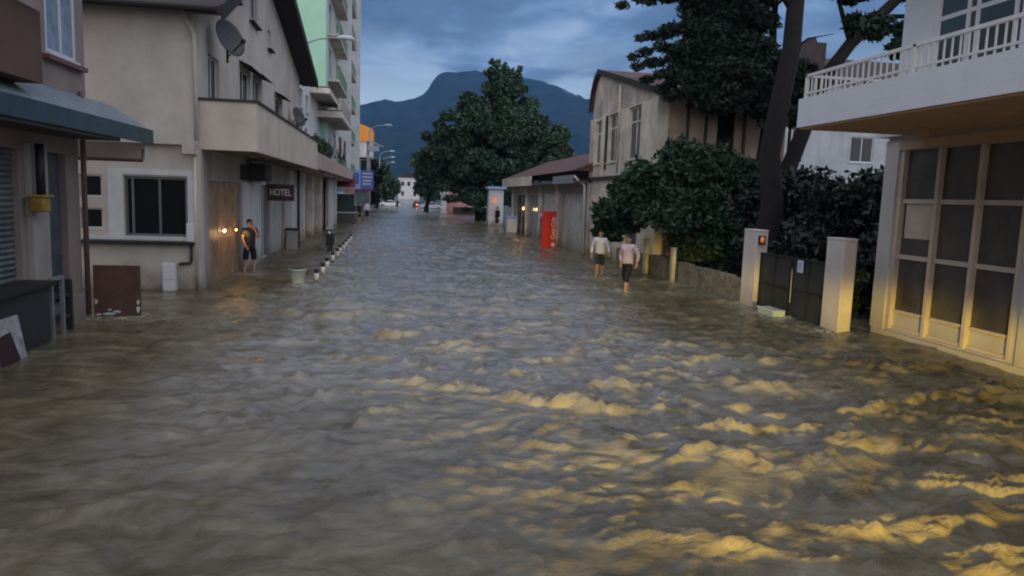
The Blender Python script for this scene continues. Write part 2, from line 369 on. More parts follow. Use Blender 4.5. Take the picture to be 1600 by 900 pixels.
def water():
    ys = [-12., -4.]; y = .6; ys.append(y)
    while y < 240:
        y += max(.045, y*.0062); ys.append(y)
    ys += [400, 900]
    xs = [-500., -60., -14.] + list(np.arange(-8, 12.01, .07)) + [20., 60., 500.]
    X, Y = np.meshgrid(np.array(xs), np.array(ys))
    rng = np.random.RandomState(4); Z = np.zeros_like(X)
    def vn(sx, sy, k, seed):      # smooth random field from a few low-frequency sinusoids
        r = np.random.RandomState(seed); F = np.zeros_like(X)
        for _ in range(k):
            F += np.sin(X*r.uniform(.4, 1.6)/sx+Y*r.uniform(-1.6, 1.6)/sy+r.uniform(0, 7))
        return F/math.sqrt(k)*1.0
    # warp, so that crests break up
    Xw = X+.35*vn(.9, .8, 9, 11)+.08*vn(.25, .22, 9, 12); Yw = Y+.30*vn(1.1, .7, 9, 13)+.09*vn(.28, .2, 9, 14)
    waves = 44
    for i in range(waves):
        lam = float(np.exp(rng.uniform(math.log(.26), math.log(1.9)))); th = rng.normal(0, .62)
        kx, ky = math.sin(th)*2*math.pi/lam, math.cos(th)*2*math.pi/lam
        ph = kx*Xw+ky*Yw+rng.uniform(0, 6.28)
        amp = .0078*lam**.85*(.5+.5*np.tanh(1.2*vn(1.8, 1.6, 7, 100+i)+.3))
        Z += amp*(1-2*np.abs(np.sin(ph*.5))**1.55)
    for i in range(26):
        lam = rng.uniform(.16, .4); th = rng.uniform(-1.3, 1.3)
        Z += .0030*np.sin((math.sin(th)*Xw+math.cos(th)*Yw)*6.283/lam+rng.uniform(0, 6.28))
    # stronger in the street's current, calm along the houses
    act = .34+.66*np.clip((X+5.2)/3.2, 0, 1)*np.clip((10.0-X)/1.4, 0, 1)
    act = act*np.clip(1.18-Y*.006, .5, 1)*(.75+.25*np.tanh(vn(3.2, 4.5, 7, 55)))
    act = np.where((X < -8) | (X > 12), .1, act)
    act *= 1+.45*np.clip((X-1.0)/3, 0, 1)*np.clip((16-Y)/6, 0, 1)
    Z = Z*act*1.5
    Z = np.where(Z > 0, Z*1.35, Z*.8)
    foam = np.zeros_like(X)
    for ox, oy, rr_ in ((9.2, 14.3, .32), (9.2, 18.1, .34), (6.72, 20.5, .28), (6.98, 24.4, .28), (-4.42, 23.6, .3), (-2.62, 20.8, .24), (9.1, 23.15, .2), (8.15, 38.5, .5), (9.0, 16.3, .4), (-5.4, 15.45, .5), (10.3, 12, .2)) + tuple((-2.2, 21.8+2*i, .1) for i in range(10)):
        d = np.hypot(X-ox, Y-oy); w = np.exp(-((d-rr_)/.11)**2)+.5*np.exp(-((d-rr_*1.9)/.12)**2)
        # wake trailing downstream, towards the camera
        wk = np.exp(-((np.abs(X-ox)-.25*(oy-Y)-.08)/.10)**2)*np.clip((oy-Y)/.2, 0, 1)*np.exp(-np.clip(oy-Y, 0, 9)/.8)
        Z += .022*w+.02*wk; foam += .8*w+.5*wk
    for xw, sg in ((10.3, -1), (-5.95, 1)):
        d = (X-xw)*sg; foam += .35*np.exp(-((d-.05)/.14)**2)*(Y < 15.3)
    foam += .30*(X > -4.8)*np.exp(-((X+4.72)/.12)**2)*(Y > 19.8)+.3*np.exp(-((X-9.15)/.12)**2)*(Y > 18)
    sky_sheen = np.clip((X+3.6+.5*vn(1.2, 2.0, 7, 90))/1.6, 0, 1)*np.clip((6.6+.5*vn(1.1, 2.2, 7, 91)-X)/2.2, 0, 1)*np.clip((Y-4)/7, 0, 1)
    foam += .5*np.clip(vn(.5, .35, 9, 71)*np.tanh(vn(3.0, 4.0, 7, 72))-1.05, 0, 1)
    nr, nc = X.shape; co = np.stack([X, Y, Z], -1).reshape(-1, 3)
    idx = np.arange(nr*nc).reshape(nr, nc)
    q = np.stack([idx[:-1, :-1], idx[:-1, 1:], idx[1:, 1:], idx[1:, :-1]], -1).reshape(-1, 4)
    me = bpy.data.meshes.new('flood_water'); me.from_pydata(co.tolist(), [], q.tolist())
    me.polygons.foreach_set('use_smooth', [True]*len(me.polygons))
    at = me.attributes.new('foam', 'FLOAT', 'POINT'); at.data.foreach_set('value', np.clip(foam, 0, 1).ravel().astype(np.float32))
    ac = me.attributes.new('sky_sheen', 'FLOAT', 'POINT'); ac.data.foreach_set('value', sky_sheen.ravel().astype(np.float32))
    m = bpy.data.materials.new('muddy_water'); m.use_nodes = True; t = m.node_tree; n = t.nodes; l = t.links
    b = n['Principled BSDF']; b.inputs['Roughness'].default_value = .2; b.inputs['IOR'].default_value = 1.33
    g = n.new('ShaderNodeNewGeometry')
    mp = n.new('ShaderNodeMapping'); mp.inputs['Scale'].default_value = (.8, 1.2, 0); l.new(g.outputs['Position'], mp.inputs[0])
    t1 = n.new('ShaderNodeTexNoise'); t1.inputs['Scale'].default_value = 1.1; t1.inputs['Detail'].default_value = 9; t1.inputs['Roughness'].default_value = .68; t1.inputs['Distortion'].default_value = 1.2
    l.new(mp.outputs[0], t1.inputs[0])
    c = ramp(t, t1.outputs[0], [(.32, (.056, .044, .024)), (.48, (.118, .096, .055)), (.60, (.18, .152, .094)), (.74, (.29, .255, .18))])
    fa = n.new('ShaderNodeAttribute'); fa.attribute_name = 'foam'
    t5 = n.new('ShaderNodeTexNoise'); t5.inputs['Scale'].default_value = 16; t5.inputs['Detail'].default_value = 6; l.new(g.outputs['Position'], t5.inputs[0])
    fm = n.new('ShaderNodeMath'); fm.operation = 'MULTIPLY'; l.new(fa.outputs['Fac'], fm.inputs[0]); l.new(ramp(t, t5.outputs[0], [(.42, 0), (.62, 1)]), fm.inputs[1])
    fx = n.new('ShaderNodeMix'); fx.data_type = 'RGBA'; l.new(fm.outputs[0], fx.inputs[0]); 
    ca = n.new('ShaderNodeAttribute'); ca.attribute_name = 'sky_sheen'     # paler mid-street water; silvery sky reflection put into its muddy colour
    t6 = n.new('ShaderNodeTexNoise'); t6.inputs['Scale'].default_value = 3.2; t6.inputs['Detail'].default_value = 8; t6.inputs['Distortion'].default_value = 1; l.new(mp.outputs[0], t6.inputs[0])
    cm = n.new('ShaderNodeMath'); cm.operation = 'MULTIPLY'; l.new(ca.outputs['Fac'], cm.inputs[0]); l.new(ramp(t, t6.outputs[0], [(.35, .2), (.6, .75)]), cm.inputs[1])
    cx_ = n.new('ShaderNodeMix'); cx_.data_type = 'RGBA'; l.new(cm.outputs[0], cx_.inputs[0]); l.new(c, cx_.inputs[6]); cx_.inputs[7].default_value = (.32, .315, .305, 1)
    l.new(cx_.outputs[2], fx.inputs[6]); fx.inputs[7].default_value = (.46, .43, .36, 1)
    l.new(fx.outputs[2], b.inputs['Base Color'])
    l.new(ramp(t, t1.outputs[0], [(.4, .09), (.7, .26)]), b.inputs['Roughness'])
    t2 = n.new('ShaderNodeTexNoise'); t2.inputs['Scale'].default_value = 10; t2.inputs['Detail'].default_value = 7; t2.inputs['Distortion'].default_value = .8; t2.inputs['Roughness'].default_value = .6
    l.new(mp.outputs[0], t2.inputs[0])
    bp = n.new('ShaderNodeBump'); bp.inputs['Strength'].default_value = .6; bp.inputs['Distance'].default_value = .03
    l.new(t2.outputs[0], bp.inputs['Height']); l.new(bp.outputs[0], b.inputs['Normal'])
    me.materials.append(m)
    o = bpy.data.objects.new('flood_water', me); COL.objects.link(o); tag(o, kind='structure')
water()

def mountains():
    prof = [(-2400, 150), (-1500, 210), (-900, 270), (-480, 315), (-300, 322), (-160, 336), (-100, 356), (-50, 362), (20, 366), (74, 376), (110, 405), (150, 470), (185, 488), (250, 490), (300, 500), (376, 498), (480, 492), (430, 500), (480, 486), (540, 484), (586, 468), (640, 462), (700, 436), (740, 428), (776, 402), (900, 365), (1200, 300), (1700, 190), (2500, 120)]
    px, pz = zip(*prof); xs = np.linspace(-2400, 2400, 260); ys = np.linspace(1300, 3250, 70)
    v = []; 
    for y in ys:
        t = (y-1300)/1700
        for x in xs:
            xr = x*3000/max(y, 2200)*1.0 if False else x
            h = float(np.interp(x, px, pz))
            s = min(1, max(0, t))**1.25 if y <= 3000 else 1-(y-3000)/700
            nz = mnoise.fractal(Vector((x*.004, y*.004, 3)), 1.0, 2.1, 5)
            z = h*s*(1+.22*nz*2.2*(1-s) )+(26*nz*s*(1-.75*s))
            z += (7*mnoise.noise(Vector((x*.03, y*.03, 1)))+16*mnoise.noise(Vector((x*.012, y*.004, 7))))*s
            v.append((x, y, z-2))
    nx = len(xs); f = [(j*nx+i, j*nx+i+1, (j+1)*nx+i+1, (j+1)*nx+i) for j in range(len(ys)-1) for i in range(nx-1)]
    me = bpy.data.meshes.new('mountain'); me.from_pydata(v, [], f); me.polygons.foreach_set('use_smooth', [True]*len(f))
    m = bpy.data.materials.new('forest_slope'); m.use_nodes = True; t = m.node_tree; n = t.nodes; l = t.links
    g = n.new('ShaderNodeNewGeometry'); tx = n.new('ShaderNodeTexNoise'); tx.inputs['Scale'].default_value = .02; tx.inputs['Detail'].default_value = 8
    l.new(g.outputs['Position'], tx.inputs[0])
    sp = n.new('ShaderNodeSeparateXYZ'); l.new(g.outputs['Position'], sp.inputs[0])
    col = ramp(t, tx.outputs[0], [(.4, (.012, .022, .016)), (.6, (.022, .036, .026))])
    # snow patch high on the right-hand shoulder
    tn = n.new('ShaderNodeTexNoise'); tn.inputs['Scale'].default_value = .045; tn.inputs['Detail'].default_value = 6; l.new(g.outputs['Position'], tn.inputs[0])
    a = n.new('ShaderNodeMath'); a.operation = 'MULTIPLY'; l.new(ramp(t, tn.outputs[0], [(.56, 0), (.64, 1)]), a.inputs[0])
    mr1 = n.new('ShaderNodeMapRange'); l.new(sp.outputs[0], mr1.inputs[0]); mr1.inputs[1].default_value = 640; mr1.inputs[2].default_value = 700
    mr2 = n.new('ShaderNodeMapRange'); l.new(sp.outputs[1], mr2.inputs[0]); mr2.inputs[1].default_value = 2840; mr2.inputs[2].default_value = 2960
    a2 = n.new('ShaderNodeMath'); a2.operation = 'MULTIPLY'; l.new(mr1.outputs[0], a2.inputs[0]); l.new(mr2.outputs[0], a2.inputs[1]); l.new(a2.outputs[0], a.inputs[1])
    mm = n.new('ShaderNodeMix'); mm.data_type = 'RGBA'; l.new(a.outputs[0], mm.inputs[0]); l.new(col, mm.inputs[6]); mm.inputs[7].default_value = (.5, .55, .6, 1)
    l.new(mm.outputs[2], n['Principled BSDF'].inputs['Base Color']); n['Principled BSDF'].inputs['Roughness'].default_value = .95; n['Principled BSDF'].inputs['Specular IOR Level'].default_value = 0
    me.materials.append(m)
    o = bpy.data.objects.new('mountain', me); COL.objects.link(o); tag(o, kind='structure')
mountains()
hz = MB().box(-2700, 2700, -60, 3500, -2, 620).build('haze', mat('haze', (.5, .5, .5)))
tag(hz, kind='stuff'); hm = MATS['haze']; hn = hm.node_tree.nodes; hn.remove(hn['Principled BSDF'])
pvv = hn.new('ShaderNodeVolumePrincipled'); pvv.inputs['Color'].default_value = (.17, .40, .86, 1); pvv.inputs['Density'].default_value = .00013
hm.node_tree.links.new(pvv.outputs[0], hn['Material Output'].inputs['Volume'])

# ------------------------------------------------------------------ foliage
def leaf_mesh(name, clumps, n, size, m, parent=None, seed=0, aspect=1.8, flat=.0, shell=.5):
    rng = np.random.RandomState(seed)
    c = np.array([q[:6] for q in clumps], float); w = c[:, 3]*c[:, 4]*c[:, 5]; w = w**(2/3); w /= w.sum()
    k = rng.choice(len(c), n, p=w)
    d = rng.normal(size=(n, 3)); d /= np.linalg.norm(d, axis=1)[:, None]
    r = shell+(1-shell)*rng.rand(n)**.7
    r *= 1+.22*np.sin(d[:, 0]*7+k)*np.cos(d[:, 2]*6+k*2)
    p = c[k, :3]+d*c[k, 3:6]*r[:, None]
    a = rng.normal(size=(n, 3)); a[:, 2] *= (1-flat*.7); a /= np.linalg.norm(a, axis=1)[:, None]
    b = rng.normal(size=(n, 3)); b -= (b*a).sum(1)[:, None]*a; b /= np.linalg.norm(b, axis=1)[:, None]
    s = size*(.55+.9*rng.rand(n))[:, None]
    L_ = a*s*aspect*.5; W = b*s*.5
    V = np.stack([p-L_, p-W*.9+L_*.1, p+L_, p+W*.9+L_*.1], 1).reshape(-1, 3)
    off = Vector((0, 0, 0)); q = parent
    while q is not None: off = off+q.location; q = q.parent
    V -= np.array(off)
    me = bpy.data.meshes.new(name); me.vertices.add(4*n); me.vertices.foreach_set('co', V.ravel())
    me.loops.add(4*n); me.loops.foreach_set('vertex_index', np.arange(4*n))
    me.polygons.add(n); me.polygons.foreach_set('loop_start', np.arange(0, 4*n, 4)); 
    me.update(calc_edges=True); me.validate(); me.materials.append(m)
    o = bpy.data.objects.new(name, me); COL.objects.link(o)
    if parent is not None: o.parent = parent
    return o
def boughs(origin_x, tips, y, r0=.42, seed=0):
    r = random.Random(seed); out = []
    for (x, z) in tips:
        bx, bz = origin_x+r.uniform(-.4, .3), z+r.uniform(-.3, .5)
        for i in range(9):
            t = i/8; q = r0*(1.1-.62*t); out.append((bx+(x-bx)*t, y+r.uniform(-.5, .3), bz+(z-bz)*t+.35*math.sin(t*math.pi)+r.uniform(-.08, .08), q*1.2, q, q*.62))
    return out
def subclumps(big, k, seed, rs=(.28, .5), zs=.8, rag=1.0):
    r = random.Random(seed); out = []
    for (x, y, z, rx, ry, rz) in big:
        for _ in range(k):
            while True:
                d = Vector((r.uniform(-1, 1), r.uniform(-1, 1), r.uniform(-1, 1)))
                if .35 < d.length < 1: break
            d *= r.uniform(.8, rag)
            s = r.uniform(*rs)
            out.append((x+d.x*rx*(1-s*.5), y+d.y*ry*(1-s*.5), z+d.z*rz*(1-s*.5), rx*s, ry*s, rz*s*zs))
    return out
def trunk(parent, base, top, r0, r1, seed, m=None, limbs=6, lim_len=2., lz=.45):
    r = random.Random(seed); base, top = Vector(base), Vector(top); pts = []; k = 9
    for i in range(k):
        t = i/(k-1); pts.append(base.lerp(top, t)+Vector((r.uniform(-1, 1), r.uniform(-1, 1), 0))*r0*.35*(0 < i < k-1))
    b = MB().tube(pts, [r0*1.25]+[r0+(r1-r0)*i/(k-1) for i in range(1, k)], 12)
    for i in range(limbs):
        t = lz+(1-lz)*i/max(1, limbs-1)*.95; p = base.lerp(top, t); a = r.uniform(0, 6.28)
        d = Vector((math.cos(a), math.sin(a), r.uniform(.25, .9))).normalized(); ln = lim_len*r.uniform(.6, 1.1)
        rr = (r0+(r1-r0)*t)*.5
        q = [p, p+d*ln*.35+Vector((0, 0, .08*ln)), p+d*ln*.7+Vector((r.uniform(-.1, .1)*ln, r.uniform(-.1, .1)*ln, .1*ln)), p+d*ln]
        b.tube(q, [rr, rr*.75, rr*.45, rr*.15], 7)
    return b.build('trunk', m or M_bark, parent, smooth=True)
def tree(name, label, base, top, r0, big, k, n, size, lm, seed, group=None, limbs=6, bark=None, cat='tree', rs=(.28, .5), lim_len=2., flat=0., lz=.45, shell=.5, aspect=1.8, r1=None, rag=1.0, more=()):
    t = thing(name, label, cat, base, group)
    trunk(t, base, top, r0, r1 or r0*.45, seed, bark, limbs, lim_len, lz)
    leaf_mesh('crown', subclumps(big, k, seed, rs, rag=rag)+list(more), n, size, lm, t, seed, flat=flat, shell=shell, aspect=aspect)
    return t

# ------------------------------------------------------------------ L1: brown house at the left edge
def left_house():
    r = thing('corner_house', 'mauve brown house at the left edge with blue grey shutters and a sheet canopy', 'house', (-6.4, 12, 0))
    F = LEFT(-5.97)
    ops = [(8.0, 10.4, .9, 3.1), (11.0, 13.0, .95, 3.1), (14.0, 14.75, .55, 3.1)]
    wall(F, -16, 15.3, -.3, 3.9, .3, ops).build('wall', M_brownwall, r)  # walls extended unseen behind the camera to block sky and darken near water
    wall(F, -16, 15.75, 3.9, 9.6, .3, [(14.15, 15.35, 4.82, 6.3)]).build('upper_wall', M_brownwall, r)
    B('rear_wall', M_brownwall, r, -9.5, -6.271, -16, 15.3, -.3, 9.6)
    window(F, r, 14.15, 15.35, 4.82, 6.3, mull=(.5,), m=M_frame, glass=mat('curtained_glass', (.20, .25, .32), .25, var=.3, scale=3), rec=.0, lab='white framed window above the canopy')
    B('ledge', M_pipeb, r, 14.0, 15.6, 0.001, .12, 4.68, 4.76, fac=F)
    shutter(F, r, 8.0, 10.4, .9, 3.1, M_shutter); shutter(F, r, 11.0, 13.0, .95, 3.1, M_shutter)
    door(F, r, 14.0, 14.75, .3, 3.1, M_shutterd, rec=.12, lab='slate blue door beside the downpipe')
    # balcony with brown parapet
    b = MB().box(6, 12.35, .55, .70, 4.05, 5.1, fac=F).box(12.2, 12.35, .001, .549, 4.05, 5.1, fac=F).box(6, 12.199, .001, .549, 4.05, 4.2, fac=F)
    b.build('balcony', M_brownpar, r)
    # small sagging awning above the balcony
    b = MB().prism([(-5.96, 8, 5.75), (-5.0, 8, 5.35), (-5.0, 8, 5.33), (-5.96, 8, 5.70)], (0, 4.6, 0)); b.build('awning', mat('grey_canvas', (.26, .26, .27), .9, var=.3), r)
    # canopy : sloping sheet, teal fascia
    c = MB().prism([(-5.965, 7, 4.24), (-5.20, 7, 3.74), (-5.20, 7, 3.70), (-5.965, 7, 4.18)], (0, 10.1, 0)).build('canopy', M_paleroof, r)
    B('fascia', M_teal, c, -5.199, -5.16, 6.98, 17.12, 3.46, 3.76)
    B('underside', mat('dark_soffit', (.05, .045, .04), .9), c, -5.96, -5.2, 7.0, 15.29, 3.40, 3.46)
    MB().box(-7.4, -5.25, 16.85, 17.05, 3.12, 3.45).build('beam', M_left, r)
    MB().tube([(-7.4, 16.82, 3.10), (-5.3, 16.82, 3.10), (-5.28, 16.82, 3.35)], .035, 8).build('gutter', M_pipeb, r)
    MB().tube([(-5.90, 15.36, 4.3), (-5.90, 15.36, 3.3), (-5.90, 15.36, -.25)], .05, 10).build('downpipe', M_pipeb, r, smooth=True)
    B('step_wall', M_brownwall, r, 13.6, 15.0, .002, .16, -.3, .5, fac=F)
    for y in (10.5, 13.2): B('pilaster', M_grey, r, y, y+.6, .002, .1, .4, 3.2, fac=F)
    t = thing('hanging_bin', 'yellow plastic bin hanging under a dark tube beside the shutters', 'bin', (-5.75, 13.2, 2.1))
    MB().box(-5.85, -5.65, 13.05, 13.36, 2.10, 2.34).build('bin_body', M_yellow, t, .02)
    MB().tube([(-5.75, 13.25, 2.34), (-5.75, 13.25, 3.2)], .07, 10).build('tube', M_black, t, smooth=True)
    MB().box(-5.88, -5.62, 13.02, 13.39, 2.341, 2.375).build('rim', M_yellow, t)
    # clutter in front
    t = thing('metal_rack', 'grey metal rack with two pale uprights in front of the brown house', 'rack', (-5.6, 13.2, -.16))
    b = MB()
    for y in (13.05, 13.45): b.box(-5.62, -5.56, y, y+.06, -.16, 1.02)
    b.box(-5.62, -5.56, 13.11, 13.45, .96, 1.02); b.build('upright', M_steel, t)
    for z in (.25, .62): B('shelf', M_gate, t, -5.93, -5.63, 12.6, 13.9, z, z+.04)
    B('side_panel', M_gate, t, -5.93, -5.63, 13.95, 14.0, -.16, .9)
    t = thing('shop_counter', 'long dark counter top under the blue grey shutter', 'counter', (-5.7, 11.9, -.16))
    B('counter_top', M_black, t, -5.95, -5.45, 10.5, 12.95, .92, 1.0); B('counter_base', M_gate, t, -5.93, -5.55, 10.55, 12.9, -.16, .92)
    t = thing('leaning_panel', 'white panel with a dark red patch leaning on the counter', 'panel', (-5.4, 11.9, -.16))
    MB().hexa([(-5.40, 10.8, -.16), (-5.36, 10.8, -.16), (-5.36, 11.75, -.16), (-5.40, 11.75, -.16), (-5.53, 10.8, .62), (-5.49, 10.8, .62), (-5.49, 11.75, .62), (-5.53, 11.75, .62)]).build('board', mat('grimy_white_board', (.34, .34, .35), .7, var=.4, scale=5), t)
    MB().hexa([(-5.355, 10.95, -.1), (-5.35, 10.95, -.1), (-5.35, 11.55, -.1), (-5.355, 11.55, -.1), (-5.44, 11.05, .40), (-5.435, 11.05, .40), (-5.435, 11.4, .43), (-5.44, 11.4, .43)]).build('patch', M_sign, t)
left_house()
t = thing('brown_board', 'peeling brown painted board standing in the water by the downpipe', 'board', (-5.4, 15.5, -.2))
B('panel', M_brownboard, t, -5.84, -4.98, 15.46, 15.52, -.2, 1.0)
rr = random.Random(3)
for x0, x1, z0, z1 in ((-5.83, -5.68, .0, .05), (-5.7, -5.42, .0, .07), (-5.5, -5.33, .05, .11), (-5.83, -5.76, .22, .34), (-5.06, -4.985, .05, .22), (-5.05, -4.99, .22, .34), (-5.6, -5.5, .1, .14)):
    k = 7; b = MB(); cx, cz = (x0+x1)/2, (z0+z1)/2
    b.prism([(cx+(x1-x0)/2*math.cos(a)*rr.uniform(.7, 1), 15.452, cz+(z1-z0)/2*math.sin(a)*rr.uniform(.6, 1)) for a in [i*2*math.pi/k for i in range(k)]], (0, .006, 0)); b.build('bare_patch', M_whitepl, t)

# ------------------------------------------------------------------ L2: hotel house
def hotel():
    r = thing('hotel_building', 'beige gabled hotel with a long solid balcony over the pavement', 'building', (-6.4, 27, 0))
    FF, FS, FU = FRONT(19.5), LEFT(-4.80), LEFT(-4.86)
    wall(FF, -9.0, -4.80, -.3, 3.6, .3, [(-6.58, -5.12, 1.33, 2.8), (-7.6, -7.09, 2.26, 2.8), (-7.6, -7.09, 1.49, 1.99)]).build('front_wall', M_left, r)
    wall(FRONT(19.3), -9.0, -4.86, 3.601, 6.96, .3).build('upper_front_wall', M_left, r)
    B('corner_block', M_left, r, -5.15, -4.87, 19.22, 19.6, 3.38, 3.6)
    window(FF, r, -6.58, -5.12, 1.33, 2.8, mull=(.12, .55), m=M_alu, rec=.06, fr=.06, sill=False, lab='wide dark three light window')
    B('window_surround', M_white, r, -6.95, -6.60, .001, .035, 1.3, 2.98, fac=FF); B('window_surround', M_white, r, -5.10, -4.95, .001, .035, 1.3, 2.98, fac=FF)
    B('window_surround', M_white, r, -6.60, -5.10, .001, .035, 2.84, 2.98, fac=FF); B('sill_band', M_white, r, -7.6, -5.0, .001, .05, 1.235, 1.315, fac=FF)
    for a, c in ((2.26, 2.8), (1.49, 1.99)): window(FF, r, -7.6, -7.09, a, c, m=M_white, rec=.05, sill=False, fr=.04)
    B('ledge', M_black, r, -7.7, -4.98, .001, .14, 1.12, 1.20, fac=FF)
    MB().tube([(-5.03, 19.42, 1.15), (-5.03, 19.42, .75), (-5.06, 19.42, .68), (-5.32, 19.42, .66)], .04, 8).build('pipe', M_pipe, r, smooth=True)
    MB().tube([(-4.9, 19.4, 3.3), (-4.9, 19.4, -.2)], .035, 8).build('downpipe', M_left2, r, smooth=True)
    MB().tube([(-5.15, 19.18, 7.0), (-5.1, 19.18, 6.8), (-4.82, 19.2, 6.2), (-4.80, 19.2, 3.7)], .05, 8).build('downpipe', M_left, r, smooth=True)
    # ground floor along the street
    ops = [(20.3, 24.2, -.3, 2.75), (24.3, 27.5, 2.85, 3.35), (28.0, 29.6, -.3, 2.9), (30.0, 33.4, -.3, 2.75), (35.6, 38.6, -.3, 2.75)]
    wall(FS, 19.801, 39.0, -.3, 3.6, .3, ops).build('street_wall', M_grey, r)
    door(FS, r, 20.3, 22.2, -.16, 2.75, M_woodwarm, rec=.05, lab='varnished double door catching warm light')
    door(FS, r, 22.2, 24.2, -.16, 2.75, M_woodwarm, rec=.05, lab='varnished double door nearer the street sign')
    B('recess', M_black, r, 24.3, 27.5, -.29, -.28, 2.85, 3.35, fac=FS)
    B('panel', M_white, r, 24.5, 27.6, .002, .05, -.2, 2.78, fac=FS)
    door(FS, r, 28.0, 29.6, -.16, 2.9, M_frame, glass=M_glassblue, lab='glazed white door under the street sign')
    shutter(FS, r, 30.0, 33.4, -.2, 2.75, M_palemetal)
    door(FS, r, 35.6, 38.6, -.16, 2.75, M_frame, lab='white panelled double door')
    for y in (34.2, 38.65): B('pillar', M_white, r, y, y+.45, .002, .22, -.3, 3.45, fac=FS)
    MB().tube([(-4.38, 35.0, 3.5), (-4.38, 35.0, -.1)], .06, 8).build('downpipe', M_pipe, r, smooth=True)
    # upper facade with gable towards the street
    prof = [(19.3, 3.6), (19.3, 6.95), (28, 10.75), (39.3, 8.2), (39.3, 3.6)]
    ops = [(20.7, 21.9, 4.3, 6.05), (24.7, 26.4, 5.35, 6.35), (26.8, 28.5, 5.5, 6.4), (31.6, 33.4, 5.55, 6.3), (26.4, 27.7, 8.2, 9.5), (29.9, 30.6, 7.95, 8.6)]
    us = sorted({19.601, 28.0, 39.3, *[v for o in ops for v in o[:2]]}); b = MB()
    def top(y): return float(np.interp(y, [19.3, 28, 39.3], [6.9, 10.7, 8.15]))
    for a, c in zip(us, us[1:]):
        zs = [3.6]+sorted([v for o in ops if o[0] <= a and o[1] >= c for v in o[2:4]]); segs = []
        zz_ = zs+[None]
        for i in range(0, len(zz_), 2):
            z0, z1 = zz_[i], zz_[i+1] if i+1 < len(zz_) else None
            P = FU.P
            t0, t1 = (z1, z1) if z1 is not None else (top(a), top(c))
            b.hexa([P(a, -.3, z0), P(c, -.3, z0), P(c, 0, z0), P(a, 0, z0), P(a, -.3, t0), P(c, -.3, t1), P(c, 0, t1), P(a, 0, t0)])
    b.build('upper_wall', M_left, r)
    B('rear_wall', M_left, r, -9.0, -8.7, 19.61, 39.3, -.3, 8.0); B('far_wall', M_left, r, -8.69, -5.17, 39.0, 39.29, -.3, 8.1)
    window(FU, r, 20.7, 21.9, 4.3, 6.05, mull=(.5,), lab='tall white balcony window beside the dish')
    window(FU, r, 24.7, 26.4, 5.35, 6.35, mull=(.5,)); window(FU, r, 26.8, 28.5, 5.5, 6.4, mull=(.5,)); window(FU, r, 31.6, 33.4, 5.55, 6.3)
    window(FU, r, 26.4, 27.7, 8.2, 9.5, mull=(.5,)); window(FU, r, 29.9, 30.6, 7.95, 8.6)
    for u0, u1, z in ((24.6, 26.5, 6.40), (26.7, 28.6, 6.45), (31.5, 33.5, 6.36)):
        MB().prism([FU.P(u0, .001, z+.15), FU.P(u0, .38, z-.02), FU.P(u0, .38, z-.05), FU.P(u0, .001, z+.08)], (0, u1-u0, 0)).build('window_hood', M_dark, r)
    for u0, u1, z in ((26.3, 27.8, 8.14), (29.8, 30.7, 7.89), (23.2, 24.5, 8.2)): B('dark_sill', M_dark, r, u0, u1, .001, .16, z-.06, z-.01, fac=FU)
    # balcony
    b = MB(); z0, z1 = 3.52, 4.72
    b.box(19.6, 34.2, 1.28, 1.40, z0, z1, fac=FU).box(19.6, 19.72, .001, 1.279, z0, z1, fac=FU).box(34.08, 34.2, .001, 1.279, z0, z1, fac=FU)
    bal = b.build('balcony', M_left2, r)
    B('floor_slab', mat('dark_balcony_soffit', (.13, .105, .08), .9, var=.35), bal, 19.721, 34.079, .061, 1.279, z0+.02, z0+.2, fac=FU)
    b = MB().box(19.56, 34.24, 1.24, 1.45, z1+.002, z1+.06, fac=FU).box(19.56, 19.76, .001, 1.239, z1+.002, z1+.06, fac=FU); b.build('coping', M_pipe, bal)
    # roof with deep dark verge
    yn, yr, yf = 18.75, 28, 40.3; zn, zr, zf = 6.80, 10.95, 8.15
    b = MB(); b.prism([(-9.2, yn, zn), (-9.2, yr, zr), (-9.2, yf, zf), (-9.2, yf, zf-.16), (-9.2, yr, zr-.16), (-9.2, yn, zn-.16)], (5.1, 0, 0)); rf = b.build('roof', M_tiledark, r)
    b = MB(); b.prism([(-4.1, yn, zn+.05), (-4.1, yr, zr+.05), (-4.1, yf, zf+.05), (-4.1, yf, zf-.32), (-4.1, yr, zr-.32), (-4.1, yn, zn-.32)], (.06, 0, 0)); b.build('verge_board', M_dark, rf)
    b = MB().prism([(-4.85, yn, zn-.17), (-4.85, yr, zr-.17), (-4.85, yf, zf-.17), (-4.85, yf, zf-.22), (-4.85, yr, zr-.22), (-4.85, yn, zn-.22)], (.74, 0, 0)); b.build('soffit', M_dark, rf)
    MB().tube([(-9.0, 18.72, 6.72), (-4.2, 18.72, 6.72)], .07, 8).build('gutter', M_dark, rf)
hotel()

s = thing('hotel_sign', 'maroon projecting sign reading HOTEL under the balcony', 'sign', (-4.1, 28, 2.4))
FSN = FRONT(27.94)
B('sign_box', M_sign, s, -4.60, -3.66, 27.94, 28.10, 2.18, 2.78, bevel=.015)
b = MB(); 
for x0, x1, z0, z1 in ((-4.60, -3.66, 2.73, 2.78), (-4.60, -3.66, 2.18, 2.23), (-4.60, -4.56, 2.23, 2.73), (-3.70, -3.66, 2.23, 2.73)): b.box(x0, x1, 27.92, 27.939, z0, z1)
b.build('sign_frame', mat('worn_maroon', (.075, .02, .025), .6), s)
text(FSN, 'HOTEL', M_letter, s, -4.13, 2.475, .34, n=.008, width=.74)
MB().tube([(-4.78, 28.02, 2.7), (-4.6, 28.02, 2.7)], .02, 6).build('bracket', M_black, s)

